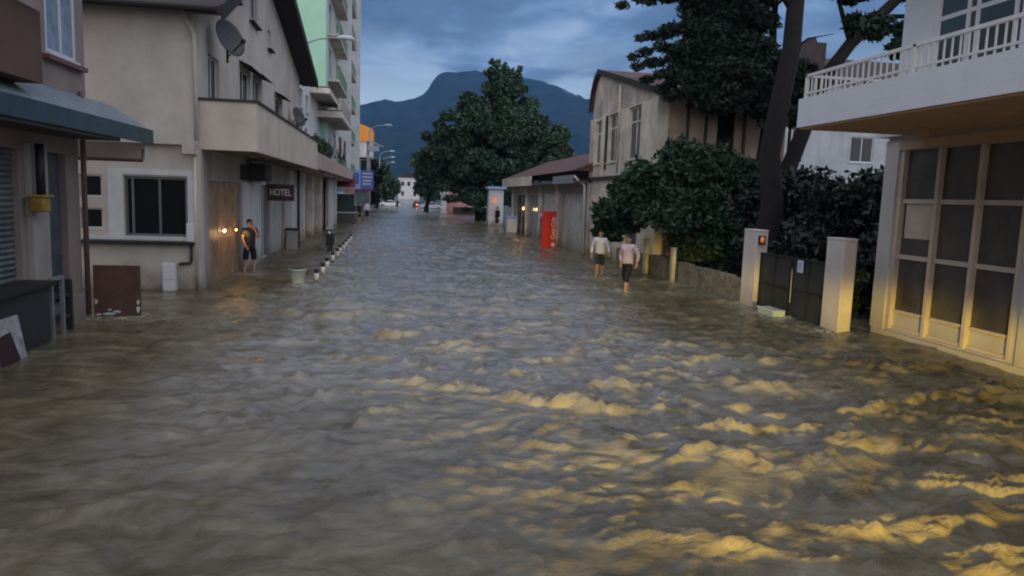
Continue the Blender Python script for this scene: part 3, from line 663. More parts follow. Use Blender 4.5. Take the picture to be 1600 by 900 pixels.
def dish(loc, rad, aim, label, arm=True):
    t = thing('satellite_dish', label, 'satellite dish', loc, 'satellite dishes on the left balconies')
    c = Vector(loc)+Vector((0, 0, .6)); ax = Vector(aim).normalized(); a = ax.orthogonal().normalized(); bb = ax.cross(a)
    b = MB(); rings = []
    for i in range(7):
        q = i/6; rings.append((q*rad, q*q*rad*.22))
    for thick in (0,):
        vs = []
        for rr_, dd in rings: vs.append([b.bm.verts.new(c+ax*dd+(a*math.cos(k*.2618)+bb*math.sin(k*.2618))*max(rr_, .005)) for k in range(24)])
        for v1, v2 in zip(vs, vs[1:]):
            for k in range(24): b.bm.faces.new((v1[k], v1[(k+1) % 24], v2[(k+1) % 24], v2[k]))
    o = b.build('reflector', mat('dark_dish_mesh', (.05, .05, .052), .6), t, smooth=True); sd = o.modifiers.new('solid', 'SOLIDIFY'); sd.thickness = .02
    MB().tube([Vector(loc), Vector(loc)+Vector((0, 0, .45)), c-ax*.05], .03, 8).build('mast', M_black, t)
    if arm:
        MB().tube([c-bb*rad*.0+ax*.02-Vector((0, 0, rad*.9)), c+ax*rad*1.1-Vector((0, 0, .25))], .018, 6).build('feed_arm', M_black, t)
        MB().ball(c+ax*rad*1.1-Vector((0, 0, .25)), .07, 8).build('receiver', M_black, t)
dish((-4.42, 20.9, 5.85), .50, (.80, -.45, .32), 'large dark satellite dish on the hotel balcony')
dish((-4.5, 35.6, 5.3), .45, (.8, -.4, .3), 'smaller satellite dish beyond the far end of the hotel balcony')

def box_thing(name, label, cat, boxes, group=None, bevel=.01):
    x0, x1, y0, y1, z0, z1 = boxes[0][2:]
    t = thing(name, label, cat, ((x0+x1)/2, (y0+y1)/2, z0), group)
    for q in boxes: B(q[0], q[1], t, *q[2:], bevel=bevel)
    return t
box_thing('meter_cabinet', 'white meter cabinet low on the hotel front wall', 'cabinet', [('cabinet_body', M_whitepl, -5.70, -5.38, 19.34, 19.49, -.2, .68), ('cabinet_door', M_whitepl, -5.68, -5.40, 19.322, 19.339, .27, .65), ('cabinet_door', M_whitepl, -5.68, -5.40, 19.322, 19.339, -.1, .24)])
box_thing('junction_box', 'small white junction box beside the dark window', 'electric box', [('box_body', M_whitepl, -5.10, -4.93, 19.28, 19.44, 1.22, 1.68), ('lid', M_whitepl, -5.09, -4.94, 19.265, 19.279, 1.24, 1.66)])
box_thing('street_cabinet', 'grey metal cabinet with a dark lid beside the downpipe', 'cabinet', [('cabinet_body', M_steel, -4.75, -4.28, 33.7, 34.15, -.16, .82), ('lid', M_black, -4.80, -4.22, 33.65, 34.2, .821, .90), ('cabinet_foot', M_black, -4.78, -4.25, 33.68, 33.699, -.16, -.02)])
box_thing('air_conditioner', 'white air conditioning unit on the wall past the balcony end', 'air conditioner', [('case', M_whitepl, -4.80, -4.45, 36.2, 37.0, 5.2, 5.85), ('grille', M_alu, -4.449, -4.43, 36.3, 36.8, 5.27, 5.78)])
box_thing('wall_air_unit', 'dark boxed air unit above the panel beside the hotel doors', 'air conditioner', [('case', M_black, -4.70, -4.2, 25.2, 26.4, 2.85, 3.4), ('grille', M_pipe, -4.199, -4.18, 25.3, 26.3, 2.92, 3.3)])

# glow spots on the doors, built as lamps with an added warm fill light
def door_glow(loc, col, e, label):
    t = thing('door_glow', label, 'lamp', loc, 'small glows on the varnished doors')
    x, y, z = loc
    MB().box(x-.03, x, y-.04, y+.04, z-.06, z+.06).build('back_plate', M_black, t)
    MB().ball((x+.03, y, z), .035, 10).build('bulb', mat('bulb_'+str(int(e)), (1, .8, .5), .5, emit=col, estr=e), t, smooth=True)
    light('door_glow_fill', 'POINT', (x+.3, y, z-.1), 4, (1, .52, .2), shadow_soft_size=.05).parent = None
door_glow((-4.80, 21.9, 1.38), (1, .75, .45), 22, 'small white glow on the nearer varnished door, built as a lamp')
door_glow((-4.80, 23.45, 1.33), (1, .36, .08), 9, 'small orange glow beside the standing man, built as a lamp')

t = thing('bucket', 'pale plastic bucket standing in the water by the bollards', 'bucket', (-2.62, 20.8, -.16))
MB().lathe((-2.62, 20.8, 0), [(.13, -.16), (.175, .1), (.215, .40), (.235, .41), (.235, .45), (.205, .45), (.19, .38), (.12, .0), (.01, 0)], 28).build('bucket_body', M_buckets, t, smooth=True)
MB().tube([(-2.62+.235*math.cos(a), 20.8, .43-.25*math.sin(a)) if False else (-2.62+.23*math.cos(a), 20.58-.02*math.sin(a), .42-.22*math.sin(a)) for a in [math.pi*i/8 for i in range(9)]], .006, 6).build('handle', M_steel, t)

# bollards
def bollard():
    t = thing('bollard', '', 'bollard', (-2.2, 21.8, -.16), 'black and white bollards at the pavement edge')
    MB().lathe((-2.2, 21.8, 0), [(.055, -.16), (.055, .02)], 14).build('base', M_black, t, smooth=True)
    MB().lathe((-2.2, 21.8, 0), [(.07, .02), (.07, .23)], 14).build('white_band', M_whitepl, t, smooth=True)
    MB().lathe((-2.2, 21.8, 0), [(.06, .23), (.06, .32), (.05, .355), (.01, .365)], 14).build('cap', M_black, t, smooth=True)
    return t
bp = bollard()
ords = ['nearest', 'second', 'third', 'fourth', 'fifth', 'sixth', 'seventh', 'eighth', 'ninth', 'farthest']
for i in range(10):
    o = bp if i == 0 else copy_tree(bp)
    o.location = (-2.2+random.uniform(-.04, .04)-.01*i, 21.8+2.0*i+random.uniform(-.15, .15), -.16+random.uniform(-.03, .03))
    o.rotation_euler = (R(random.uniform(-2, 2)), R(random.uniform(-3, 3)), 0)
    o['label'] = f'black and white bollard, {ords[i]} from the camera in the pavement row'

def scooter(x, y):
    t = thing('parked_scooter', 'dark scooter parked behind the row of bollards', 'scooter', (x, y, -.16))
    MB().prism([(x-.14, y-.6, .25), (x-.14, y-.35, .62), (x-.14, y-.05, .30), (x-.14, y+.75, .42), (x-.14, y+.7, .70), (x-.14, y+.1, .68), (x-.14, y-.0, .45), (x-.14, y-.3, .95), (x-.14, y-.45, .95)], (.28, 0, 0)).build('body', M_clnavy, t, .03)
    for dy in (-.6, .6):
        w = MB(); w.tube([(x-.05, y+dy, .07), (x+.05, y+dy, .07)], .23, 18); wh = w.build('wheel', M_tyre, t)
        MB().tube([(x-.055, y+dy, .07), (x+.055, y+dy, .07)], .11, 14).build('rim', M_alu, wh)
    MB().tube([(x-.32, y-.3, .98), (x-.12, y-.38, .96), (x+.12, y-.38, .96), (x+.32, y-.3, .98)], .018, 8).build('handlebar', M_black, t)
    MB().box(x-.13, x+.13, y+.05, y+.7, .70, .78).build('seat', M_black, t, .03)
    MB().ball((x, y-.47, .84), (.08, .05, .07), 10).build('headlight', M_letter, t)
    MB().prism([(x-.17, y-.42, .8), (x+.17, y-.42, .8), (x+.13, y-.36, 1.1), (x-.13, y-.36, 1.1)], (0, .01, 0)).build('windscreen', M_steel, t)
scooter(-2.75, 32.6)

# ------------------------------------------------------------------ L3 : low pinkish block, L4 : tall mint block
def block3():
    r = thing('pink_building', 'pinkish shop house with ground floor pillars and a long solid parapet', 'building', (-6, 47, 0))
    FS, FU = LEFT(-4.86), LEFT(-5.1)
    ops = [(40.0, 42.5, -.3, 2.8), (43.2, 46.5, -.3, 2.9), (48, 51.5, -.3, 2.9), (53, 58, -.3, 2.9)]
    wall(FS, 39.5, 61.5, -.3, 3.55, .3, ops).build('street_wall', M_pinkp, r)
    door(FS, r, 40.0, 42.5, -.16, 2.8, M_frame); shutter(FS, r, 43.2, 46.5, -.2, 2.9, M_palemetal, vertical=True, pitch=.2)
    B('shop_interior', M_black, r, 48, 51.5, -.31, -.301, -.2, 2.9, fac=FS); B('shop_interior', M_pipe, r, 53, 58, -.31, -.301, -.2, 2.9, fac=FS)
    for i, y in enumerate((42.6, 47.0, 52, 59)): B('pillar', M_oldpale if i != 2 else M_pinkp, r, y, y+.55, .002, .32, -.3, 3.5, fac=FS)
    MB().box(-5.1, -3.47, 34.6, 34.75, 3.5, 3.9).build('end_wall', M_pinkp, r)
    b = MB().box(-3.6, -3.45, 34.3, 62, 3.58, 4.30).box(-5.08, -3.601, 34.35, 34.5, 3.58, 4.30); pr_ = b.build('parapet', M_pinkp, r)
    B('floor_slab', M_grey, pr_, -5.1, -3.601, 34.51, 61.9, 3.60, 3.75)
    for y in np.arange(36, 61, 4.0): B('beam', M_pinkp, pr_, -4.85, -3.62, y, y+.25, 3.40, 3.595)
    ops = [(41, 42.2, 4.0, 6.2), (43.5, 45, 4.6, 6.1), (48, 49.4, 4.0, 6.1), (51, 53, 4.6, 6.1), (41.2, 42.6, 7, 8), (44, 45.4, 7, 8)]
    wall(FU, 39.6, 52, 3.76, 8.7, .3, ops).build('upper_wall', M_white, r)
    for i, o in enumerate(ops): window(FU, r, *o, mull=(.5,), glass=M_glass)
    wall(FRONT(39.6), -9, -5.4, -.3, 8.7, .25).build('side_wall', M_white, r)
    B('roof', M_tile, r, -9, -5.11, 39.4, 52, 8.71, 8.82)
    for (x0, x1, y0, y1, z0, z1) in ((-6.0, -3.95, 46, 53.5, 8.35, 8.66), (-5.3, -3.5, 50, 60, 7.35, 7.75)):
        sl = B('balcony_slab', M_oldpale, r, x0, x1, y0, y1, z0, z1)
        B('balcony_soffit', M_grey, sl, x0+.15, x1-.15, y0+.15, y1, z0-.03, z0-.004)
        B('tile_edge', M_tile, sl, x0, x1, y0, y1, z1+.003, z1+.08)
    railing(r, -3.56, 50.1, 59.9, 7.83, .8, M_grey)
def railing(parent, x, y0, y1, z, h, m, step=.22, r=.014, name='railing'):
    b = MB().tube([(x, y0, z+h), (x, y1, z+h)], r*1.6, 6).tube([(x, y0, z+.06), (x, y1, z+.06)], r*1.2, 6)
    y = y0
    while y <= y1+1e-3: b.tube([(x, y, z), (x, y, z+h)], r, 5); y += step
    return b.build(name, m, parent)
block3()
def block4():
    r = thing('mint_apartment_block', 'tall mint green apartment block with stacked balconies and white piers', 'apartment block', (-8, 66, 0))
    FS = LEFT(-4.72)
    B('side_wall', M_mint, r, -12, -4.72, 52.0, 52.3, -.3, 26)
    ops = []
    for k in range(7):
        z = 4.2+3.05*k
        for y in (54.2, 60.5, 67, 73.5): ops.append((y, y+2.2, z+.1, z+2.2))
    wall(FS, 52.301, 82, -.3, 26, .3, ops).build('street_wall', plaster('pale_mint_plaster', (.56, .61, .59), streak=.25, dirt=0), r)
    for o in ops: window(FS, r, *o, mull=(.5,), sill=False)
    for k in range(7):
        z = 4.0+3.05*k
        for y in (53.4, 66.2):
            if k == 1 and y < 60: continue
            sl = B('balcony_slab', M_oldpale, r, y, y+9.4, .002, .75, z, z+.16, fac=FS)
            railing(sl, -4.02, y+.1, y+9.3, z+.16, .95, mat('green_railing', (.16, .26, .20), .6), step=.45, r=.02)
    for y in (64.2, 79.5): B('pier', M_white, r, y, y+1.2, .002, .9, 4.0, 26, fac=FS)
    B('roof_slab', M_tiledark, r, -12.2, -3.9, 51.6, 82.4, 26.002, 26.3)
block4()
# upstairs bits : plants, laundry
def planter(x, y, z, n, label, ln=.9):
    t = thing('planter', label, 'planter', (x, y, z), 'planters on the pinkish balcony')
    MB().box(x-.12, x+.12, y-ln/2, y+ln/2, z, z+.22).build('trough', M_tile, t, .02)
    leaf_mesh('plant', [(x, y+ln*q, z+.5, .28, .3, .38) for q in (-.35, 0, .35)], n, .09, M_leafolive, t, int(y))
planter(-3.75, 36.3, 4.302, 900, 'leafy planter on the pinkish parapet nearest the hotel balcony', 1.4)
planter(-3.75, 39.2, 4.302, 900, 'leafy planter in the middle of the pinkish parapet', 1.2)
planter(-3.75, 42.6, 4.302, 700, 'leafy planter farthest along the pinkish parapet', 1.0)
t = thing('laundry_line', 'washing with dark and pale cloths hanging over the pinkish balcony', 'laundry', (-3.75, 52, 4.3))
MB().tube([(-3.75, 47, 6.3), (-3.75, 52, 6.22), (-3.75, 58, 6.3)], .015, 5).build('line', M_black, t)
for i in range(9):
    y = 47.3+i*1.15; b = MB(); w, h = .8, random.uniform(.9, 1.6); gx, gz = 8, 8
    vs = [[b.bm.verts.new((-3.75+.06*math.sin(u*2+i+v*.6), y+w*u/gx, 6.22-h*v/gz)) for u in range(gx+1)] for v in range(gz+1)]
    for v in range(gz):
        for u in range(gx): b.bm.faces.new((vs[v][u], vs[v][u+1], vs[v+1][u+1], vs[v+1][u]))
    o = b.build('cloth', [M_flower, M_clwhite, M_pinkp, M_clnavy][i % 4], t, smooth=True); sd = o.modifiers.new('solid', 'SOLIDIFY'); sd.thickness = .015

def street_lamp(x, y, h, reach, label, base=-.16, hood=False, r=.07, lean=0):
    t = thing('street_lamp', label, 'street lamp', (x, y, base), 'street lamps on the left pavement')
    MB().tube([(x, y, base), (x, y, h*.5), (x+lean, y, h-.9)], [r, r*.85, r*.65], 10).build('pole', M_steel, t, smooth=True)
    pts = [(x+lean, y, h-.9)]+[(x+lean+reach*(1-math.cos(a)), y, h-.9+.9*math.sin(a)) for a in [R(q) for q in (15, 35, 60, 80, 90)]]
    MB().tube(pts, r*.5, 8).build('arm', M_steel, t, smooth=True)
    hx = x+lean+reach
    hd = MB(); hd.tube([(hx-.1, y, h), (hx+.2, y, h+.05), (hx+.6, y, h+.02), (hx+.85, y, h-.04)], [.05, .12, .13, .03], 10).build('lamp_head', mat('pale_lamp_housing', (.45, .50, .55), .4), t, smooth=True)
    return t
street_lamp(-4.95, 39.45, 10.3, 2.0, 'street lamp reaching over the hotel roof in front of the mint block', r=.08)
street_lamp(-2.95, 84, 10.0, 1.7, 'street lamp rising behind the blue sign', r=.11)
street_lamp(-2.6, 122, 9.3, 1.6, 'street lamp in front of the dark left trees', r=.11)
street_lamp(-2.6, 142, 9.3, 1.6, 'lower looking street lamp farther along the dark left trees', r=.11)
street_lamp(-2.6, 165, 9.3, 1.6, 'farthest street lamp along the left pavement', r=.11)
t = thing('floodlight_post', 'grey post with a hooded floodlight beside the blue sign', 'lamp post', (-2.95, 80, -.16))
MB().tube([(-2.95, 80, -.16), (-2.95, 80, 8.0)], .11, 10).build('pole', M_steel, t, smooth=True)
MB().box(-2.95, -1.75, 79.7, 80.3, 6.9, 7.5).build('lamp_housing', mat('pale_lamp_housing', (.45, .5, .55)), t, .05)
MB().prism([(-3.0, 79.5, 7.9), (-1.3, 79.5, 7.35), (-1.3, 79.5, 7.45), (-3.0, 79.5, 8.05)], (0, 1, 0)).build('hood', MATS['pale_lamp_housing'], t)
t = thing('blue_sign', 'blue and pale blue shop sign on the grey post', 'sign', (-3.6, 79.5, 2.8))
B('sign_panel', M_signblue, t, -3.65, -2.3, 79.4, 79.6, 2.75, 4.85, bevel=.02)
B('sign_panel', M_signpale, t, -4.75, -3.66, 79.4, 79.6, 2.9, 4.95, bevel=.02)
B('stripe', M_magenta, t, -3.60, -2.35, 79.36, 79.399, 2.78, 3.0)
b = MB()
for z, x0, x1 in ((4.45, -3.45, -2.5), (4.1, -3.5, -2.45), (3.72, -3.4, -2.5), (3.38, -3.45, -2.6)): b.box(x0, x1, 79.37, 79.399, z, z+.16)
b.build('text_lines', M_letter, t)
B('blue_patch', M_signblue, t, -4.3, -3.8, 79.37, 79.399, 3.4, 4.6)

def orange():
    r = thing('orange_building', 'building with a bright orange top band over a white band', 'building', (-6, 97, 0))
    MB().prism([(-10, 95, 8.8), (-2.9, 95, 8.8), (-2.9, 95, 10.45), (-10, 95, 13)], (0, 6, 0)).build('orange_attic', M_orange, r)
    B('white_band', M_white, r, -10, -2.95, 95.1, 101, 6.95, 8.798)
    wall(FRONT(95.6), -10, -3.3, -.3, 6.94, .3, [(-5.3, -3.6, 5.2, 6.7), (-8, -6, 5.2, 6.7), (-5.5, -3.6, 0, 2.6)]).build('lower_wall', mat('dark_brown_wall', (.07, .045, .045), .9, var=.3), r)
    window(FRONT(95.6), r, -5.3, -3.6, 5.2, 6.7, mull=(.5,)); window(FRONT(95.6), r, -8, -6, 5.2, 6.7, mull=(.5,)); door(FRONT(95.6), r, -5.5, -3.6, 0, 2.6, M_shutterd)
    B('side_wall', M_grey, r, -3.6, -3.31, 95.91, 101, -.3, 6.94); B('balcony', M_grey, r, -9, -3.35, 94.6, 95.59, 4.75, 5.0)
orange()

def kiosk():
    t = thing('glass_kiosk', 'dark green glazed kiosk under red striped awnings', 'kiosk', (-4.2, 63, -.16))
    B('cabinet', mat('bottle_green_panel', (.018, .035, .032), .4), t, -5.1, -3.3, 62, 64.5, -.2, .85); B('counter_edge', M_letter, t, -5.12, -3.28, 61.96, 64.5, .86, .93)
    B('glazing', mat('dark_green_glass', (.03, .05, .055), .12), t, -5.08, -3.32, 62.02, 64.4, .94, 2.4)
    b = MB()
    for i in range(8):
        a0, a1 = -5.2+i*.25, -5.2+(i+1)*.25
        b.prism([(a0, 62.0, 3.35), (a1, 62.0, 3.35), (a1, 61.2, 2.95), (a0, 61.2, 2.95)], (0, 0, .03))
    b.build('awning', M_redsign, t)
    B('fascia_board', M_redsign, t, -5.25, -3.3, 61.9, 61.98, 3.36, 3.95)
    B('pale_board', M_signpale, t, -5.2, -4.1, 61.15, 61.19, 2.55, 2.93); B('tan_board', mat('tan_paint', (.40, .25, .17), .8), t, -4.08, -3.25, 61.15, 61.19, 2.45, 2.93)
    b = MB()
    for z, x0, x1 in ((3.62, -5.0, -3.6), (3.46, -4.8, -3.7)):
        x = x0
        while x < x1: b.box(x, x+.11, 61.87, 61.899, z, z+.12); x += .16
    b.build('lettering_strip', M_letter, t)
kiosk()

# ------------------------------------------------------------------ R1: white building on the right
def right_building():
    r = thing('shopfront_building', 'white building with tall gridded shop windows under an ochre soffit', 'building', (12, 11, 0))
    F = RIGHT(10.3)
    wall(F, -9, 14.42, -.3, 4.12, .35, [(4.6, 10.0, .12, 3.9), (10.75, 13.95, .14, 3.9)]).build('ground_wall', M_rwhite, r)  # house extended unseen behind the camera, added to keep sky off the water
    B('lintel', M_soffit, r, 3.5, 14.0, .002, .05, 3.84, 4.04, fac=F)
    for (a, c) in ((10.75, 13.95), (4.6, 10.0)):
        w = MB(); n0, n1 = -.14, -.05; k = 3 if a > 10 else 5; fr = .085
        for i in range(k+1):
            u = a+.04+(c-a-.08)*i/k; w.box(u-fr/2, u+fr/2, n0, n1+.06, .14, 3.9, fac=F)
        for i in range(k):
            u0_, u1_ = a+.04+(c-a-.08)*i/k+fr/2, a+.04+(c-a-.08)*(i+1)/k-fr/2
            for z in (1.66, 2.80): w.box(u0_, u1_, n0, n1, z-.045, z+.045, fac=F)
            w.box(u0_, u1_, n0, n1, .14, .20, fac=F); w.box(u0_, u1_, n0, n1, 3.83, 3.9, fac=F); w.box(u0_, u1_, n0, n1, .50, .55, fac=F)
        wo_ = w.build('shop_window', M_frameW, r)
        B('pane', M_glassR, wo_, a+.05, c-.05, -.115, -.10, .55, 3.85, fac=F)
        B('kick_panel', M_rwhite, wo_, a+.05, c-.05, -.115, -.09, .16, .52, fac=F)
        if a > 10: B('paper_notice', M_frameW, wo_, c-.98, c-.16, -.098, -.092, 2.05, 2.76, fac=F)
    B('kerb_step', M_rwhite, r, 3.5, 14.3, .002, .10, -.3, .10, fac=F)
    B('pilaster', M_rwhite, r, 14.0, 14.42, .002, .05, .1, 4.04, fac=F); B('pilaster', M_rwhite, r, 10.2, 10.6, .002, .05, .1, 4.04, fac=F)
    wall(FRONT(14.42), 10.651, 18, -.3, 4.12, .35).build('side_wall', M_rwhite, r).location.y += 0
    # slab
    sl = B('balcony_slab', M_slab, r, 7.62, 18, -9.0, 13.45, 4.12, 4.66)
    B('soffit', M_soffit, sl, 7.66, 17.9, -8.9, 13.41, 4.085, 4.117)
    B('slab_corner', M_slab, r, 10.1, 18, 13.451, 14.6, 4.121, 4.66)
    B('step_block', M_soffit, r, 9.2, 9.36, 12.0, 12.16, 3.93, 4.08)
    # railing of thin balusters, street side and far end
    b = MB()
    b.box(7.68, 7.74, 3.1, 13.38, 5.06, 5.11).box(7.69, 7.73, 3.1, 13.38, 4.74, 4.77)
    y = 3.1
    while y < 13.3: b.box(7.70, 7.722, y, y+.022, 4.662, 5.06); y += .155
    for y in (13.32, 10.35, 7.4, 4.4): b.box(7.68, 7.74, y, y+.06, 4.662, 5.10)
    rl = b.build('railing', mat('white_railing_paint', (.62, .60, .60), .5), r)
    b = MB().box(7.741, 10.25, 13.33, 13.38, 5.06, 5.105); x = 7.85
    while x < 10.2: b.box(x, x+.022, 13.34, 13.362, 4.662, 5.06); x += .155
    b.build('railing', MATS['white_railing_paint'], r)
    # upper storey
    U = RIGHT(10.35)
    wall(U, -9, 14.38, 4.661, 7.8, .3, [(10.6, 13.5, 4.75, 7.3), (5, 9, 4.75, 7.3)]).build('upper_wall', M_slab, r)
    for a, c in ((10.6, 13.5), (5, 9)):
        window(U, r, a, c, 4.75, 7.3, mull=(.28, .34, .64, .72), trans=(.62,), m=M_slab, glass=mat('grey_reflective_glass', (.05, .065, .06), .12), fr=.09, sill=False, lab='glazed balcony front with white frames')
    wall(FRONT(14.38), 10.651, 18, 4.661, 7.8, .3).build('upper_side_wall', M_slab, r)
    B('roof_slab', M_slab, r, 8.6, 18, -9, 14.7, 7.801, 8.1)
right_building()

# ------------------------------------------------------------------ gate, pillars, walls
def pillar(y0, y1, label):
    t = thing('gate_pillar', label, 'gate pillar', (9.35, (y0+y1)/2, -.3), 'square pale gate pillars')
    MB().box(9.2, 9.5, y0, y1, -.3, 1.94).build('shaft', M_gpost, t, .02)
    MB().box(9.195, 9.505, y0-.005, y1+.005, 1.941, 1.99).build('cap', M_gpost, t, .01); return t
pillar(13.98, 14.62, 'square pale gate pillar nearest the white building, right of the dark gate')
p = pillar(17.72, 18.45, 'square pale gate pillar between the low wall and the dark gate')
t = thing('warning_lamp', 'small orange lamp on the corner of the pillar left of the gate', 'lamp', (9.3, 17.62, 1.72))
MB().box(9.22, 9.38, 17.63, 17.70, 1.62, 1.84).build('lamp_base', M_black, t)
MB().ball((9.27, 17.58, 1.74), (.055, .05, .08), 12).build('lens', mat('orange_lens', (.8, .25, .05), .3, emit=(1, .33, .08), estr=.22), t, smooth=True)
t = thing('sheet_gate', 'dark double sheet metal gate closed between the pale pillars', 'gate', (9.35, 16.2, -.1))
for y0, y1 in ((14.66, 16.16), (16.19, 17.69)):
    lf = B('gate_leaf', M_gate, t, 9.34, 9.37, y0, y1, -.1, 1.42)
    b = MB()
    for a in (y0, (y0+y1)/2-.02, y1-.04): b.box(9.31, 9.339, a, a+.04, -.1, 1.42)
    for z in (-.05, .65, 1.38): b.box(9.305, 9.338, y0+.041, y1-.041, z, z+.04)
    b.build('gate_rails', M_black, lf)
MB().tube([(9.30, 16.1, .35), (9.30, 16.1, 1.15)], .014, 6).build('drop_bolt', M_steel, t)
t = thing('paper_notice', 'white paper notice fixed on the dark gate', 'notice', (9.29, 15.8, 1.2))
MB().box(9.285, 9.293, 15.62, 15.86, 1.10, 1.38).build('sheet', M_whitepl, t)
MB().box(9.281, 9.2845, 15.66, 15.82, 1.14, 1.34).build('print', M_signpale, t)
t = thing('plastic_crate', 'pale green plastic crate lying in the water against the gate', 'crate', (9.0, 16.3, -.1))
b = MB(); 
for x0, x1, y0, y1 in ((8.85, 8.87, 16.0, 16.75), (9.13, 9.15, 16.0, 16.75), (8.871, 9.129, 16.0, 16.02), (8.871, 9.129, 16.73, 16.75)):
    b.box(x0, x1, y0, y1, -.1, .16)
b.box(8.871, 9.129, 16.021, 16.729, -.1, -.08); b.build('crate_sides', M_buckets, t)
MB().box(8.83, 8.849, 15.98, 16.77, .13, .17).build('crate_rim', M_whitepl, t)

t = thing('low_wall', 'low rough concrete garden wall left of the gate pillars', 'wall', (9.35, 22, -.3))
b = MB(); y = 18.46; rr = random.Random(9)
while y < 30:
    dy = rr.uniform(.5, 1.1); y2 = min(30, y+dy); b.box(9.25, 9.45+rr.uniform(0, .02), y, y2, -.3, .66+rr.uniform(-.05, .05)); y = y2
b.build('masonry', M_wallr, t)
M_post = mat('headlamp_tinted_post', (.48, .44, .30), .85, var=.3, base_dirt=.3)  # pale concrete with the headlamp's yellow put into its colour
gl = ['third fence post left of the gate, beside the walking men', 'short fence post nearest the pale gate pillar', 'fence post half hidden by the overhanging leaves', 'farthest short fence post behind the walking men']
for i, (x, y, h, w) in enumerate(((9.12, 25.9, 1.25, .16), (9.1, 23.15, 1.1, .12), (9.1, 28.6, 1.3, .2), (9.1, 31.5, 1.3, .2))):
    t = thing('fence_post', gl[i], 'post', (x, y, -.3), 'short pale posts along the garden wall')
    MB().box(x-.06, x+.06, y-w, y+w, -.3, h).build('shaft', M_post, t, .015)
    MB().box(x-.075, x+.075, y-w-.015, y+w+.015, h+.001, h+.04).build('cap', M_post, t)

# ------------------------------------------------------------------ R2: low shops
def low_shops():
    r = thing('low_shop_row', 'single storey shop row with brown tiled roof and pale fascia boards', 'shops', (9.6, 48, 0))
    F = RIGHT(9.2)
    ops = [(35.9, 40.2, -.3, 2.9), (42.2, 46.0, -.3, 2.9), (47, 50.5, -.3, 2.9), (52, 56.5, -.3, 2.9)]
    wall(F, 35.0, 58.5, -.3, 3.4, .3, ops).build('street_wall', plaster('shop_wall_plaster', (.36, .32, .30), streak=.3), r)
    shutter(F, r, 35.9, 40.2, -.2, 2.9, M_palemetal, vertical=True, pitch=.36, lab='pale vertical board shutter beside the red fridge')
    shutter(F, r, 42.2, 46.0, -.2, 2.9, M_palemetal, vertical=True, pitch=.55)
    window(F, r, 47, 50.5, -.2, 2.9, mull=(.33, .66), m=M_palemetal, glass=mat('pale_green_glass', (.17, .22, .23), .2, var=.2), sill=False, rec=.1)
    window(F, r, 52, 56.5, -.2, 2.9, mull=(.5,), m=M_palemetal, sill=False, rec=.1)
    for y in (41.2, 46.3, 51.2, 57.5): B('pillar', M_oldpale, r, y, y+.35, .002, .15, -.3, 3.4, fac=F)
    # eaves canopy
    B('eaves_soffit', mat('brown_soffit', (.12, .075, .07), .9, var=.2), r, 8.45, 9.19, 35.0, 58.6, 3.40, 3.52)
    for y0, y1, m in ((46.0, 58.6, M_oldpale), (35.0, 39.4, M_steel)):
        B('fascia_board', m, r, 8.38, 8.449, y0, y1, 3.38, 3.98 if y0 > 40 else 3.78)
    b = MB().prism([(8.42, 35.0, 3.99), (12.0, 35.0, 5.5), (15.5, 35.0, 4.0)], (0, 23.6, 0)); b.build('roof', M_tile, r)
    wall(FRONT(58.5), 9.2, 15, -.3, 3.4, .2).build('end_wall', M_oldpale, r)
    MB().tube([(8.5, 35.1, 3.75), (8.75, 35.1, 3.5), (9.05, 35.1, 3.3), (9.1, 35.1, -.2)], .06, 8).build('downpipe', M_frame, r, smooth=True)
low_shops()
t = thing('drinks_fridge', 'tall red drinks fridge with white script standing in the water', 'fridge', (8.15, 38.6, -.16))
B('cabinet', M_red, t, 7.74, 8.50, 38.5, 39.2, -.16, 1.94, bevel=.03)
B('side_door', M_redd, t, 8.14, 8.17, 38.47, 38.499, -.05, 1.88)
B('door_glass', M_redd, t, 7.715, 7.738, 38.56, 39.14, .45, 1.55)
B('header', M_letter, t, 7.715, 7.738, 38.6, 39.1, 1.64, 1.82)
text(FRONT(38.5), 'Coca-Cola', M_letter, t, 8.33, 1.02, .30, n=.004, depth=.004, vertical=True, shear=.3, width=1.15)
MB().tube([FRONT(38.5).P(8.34, .004, .17), FRONT(38.5).P(8.34, .012, .17)], .10, 16).build('round_emblem', M_letter, t)
MB().tube([(7.70, 38.62, .9), (7.70, 38.62, 1.4)], .015, 6).build('handle', M_alu, t)

t = thing('chest_freezer', 'pale blue topped chest freezer outside the far shops', 'freezer', (8.6, 55.5, -.16))
B('freezer_body', M_whitepl, t, 8.3, 9.05, 54.6, 55.4, -.16, 1.0, bevel=.03); B('lid', M_signpale, t, 8.28, 9.07, 54.58, 55.42, 1.003, 1.2, bevel=.02)
t = thing('wall_lamp', 'small warm lamp glowing at the shop window', 'lamp', (8.95, 52.3, 1.9))
MB().ball((9.0, 51.9, 1.85), (.06, .06, .12), 10).build('bulb', mat('warm_bulb', (1, .6, .3), .5, emit=(1, .5, .18), estr=4), t); MB().box(9.03, 9.19, 51.86, 51.94, 1.8, 1.9).build('bracket', M_black, t)
light('shop_lamp_light', 'POINT', (8.7, 51.9, 1.8), 10, (1, .6, .3), shadow_soft_size=.1)
t = thing('lit_booth', 'small white booth with glowing orange and pink panels under the big tree', 'booth', (8.9, 66, -.2))
B('booth_wall', M_white, t, 8.3, 9.6, 66, 67.2, -.2, 3.3); B('roof_panel', M_signpale, t, 8.1, 9.8, 65.7, 67.4, 3.303, 3.5)
B('lit_panel', mat('lit_orange_panel', (.6, .25, .1), .5, emit=(1, .35, .1), estr=.4), t, 8.6, 9.0, 65.96, 65.999, 2.0, 2.5); B('pink_panel', M_clpink, t, 8.4, 9.3, 65.96, 65.999, .9, 1.6)

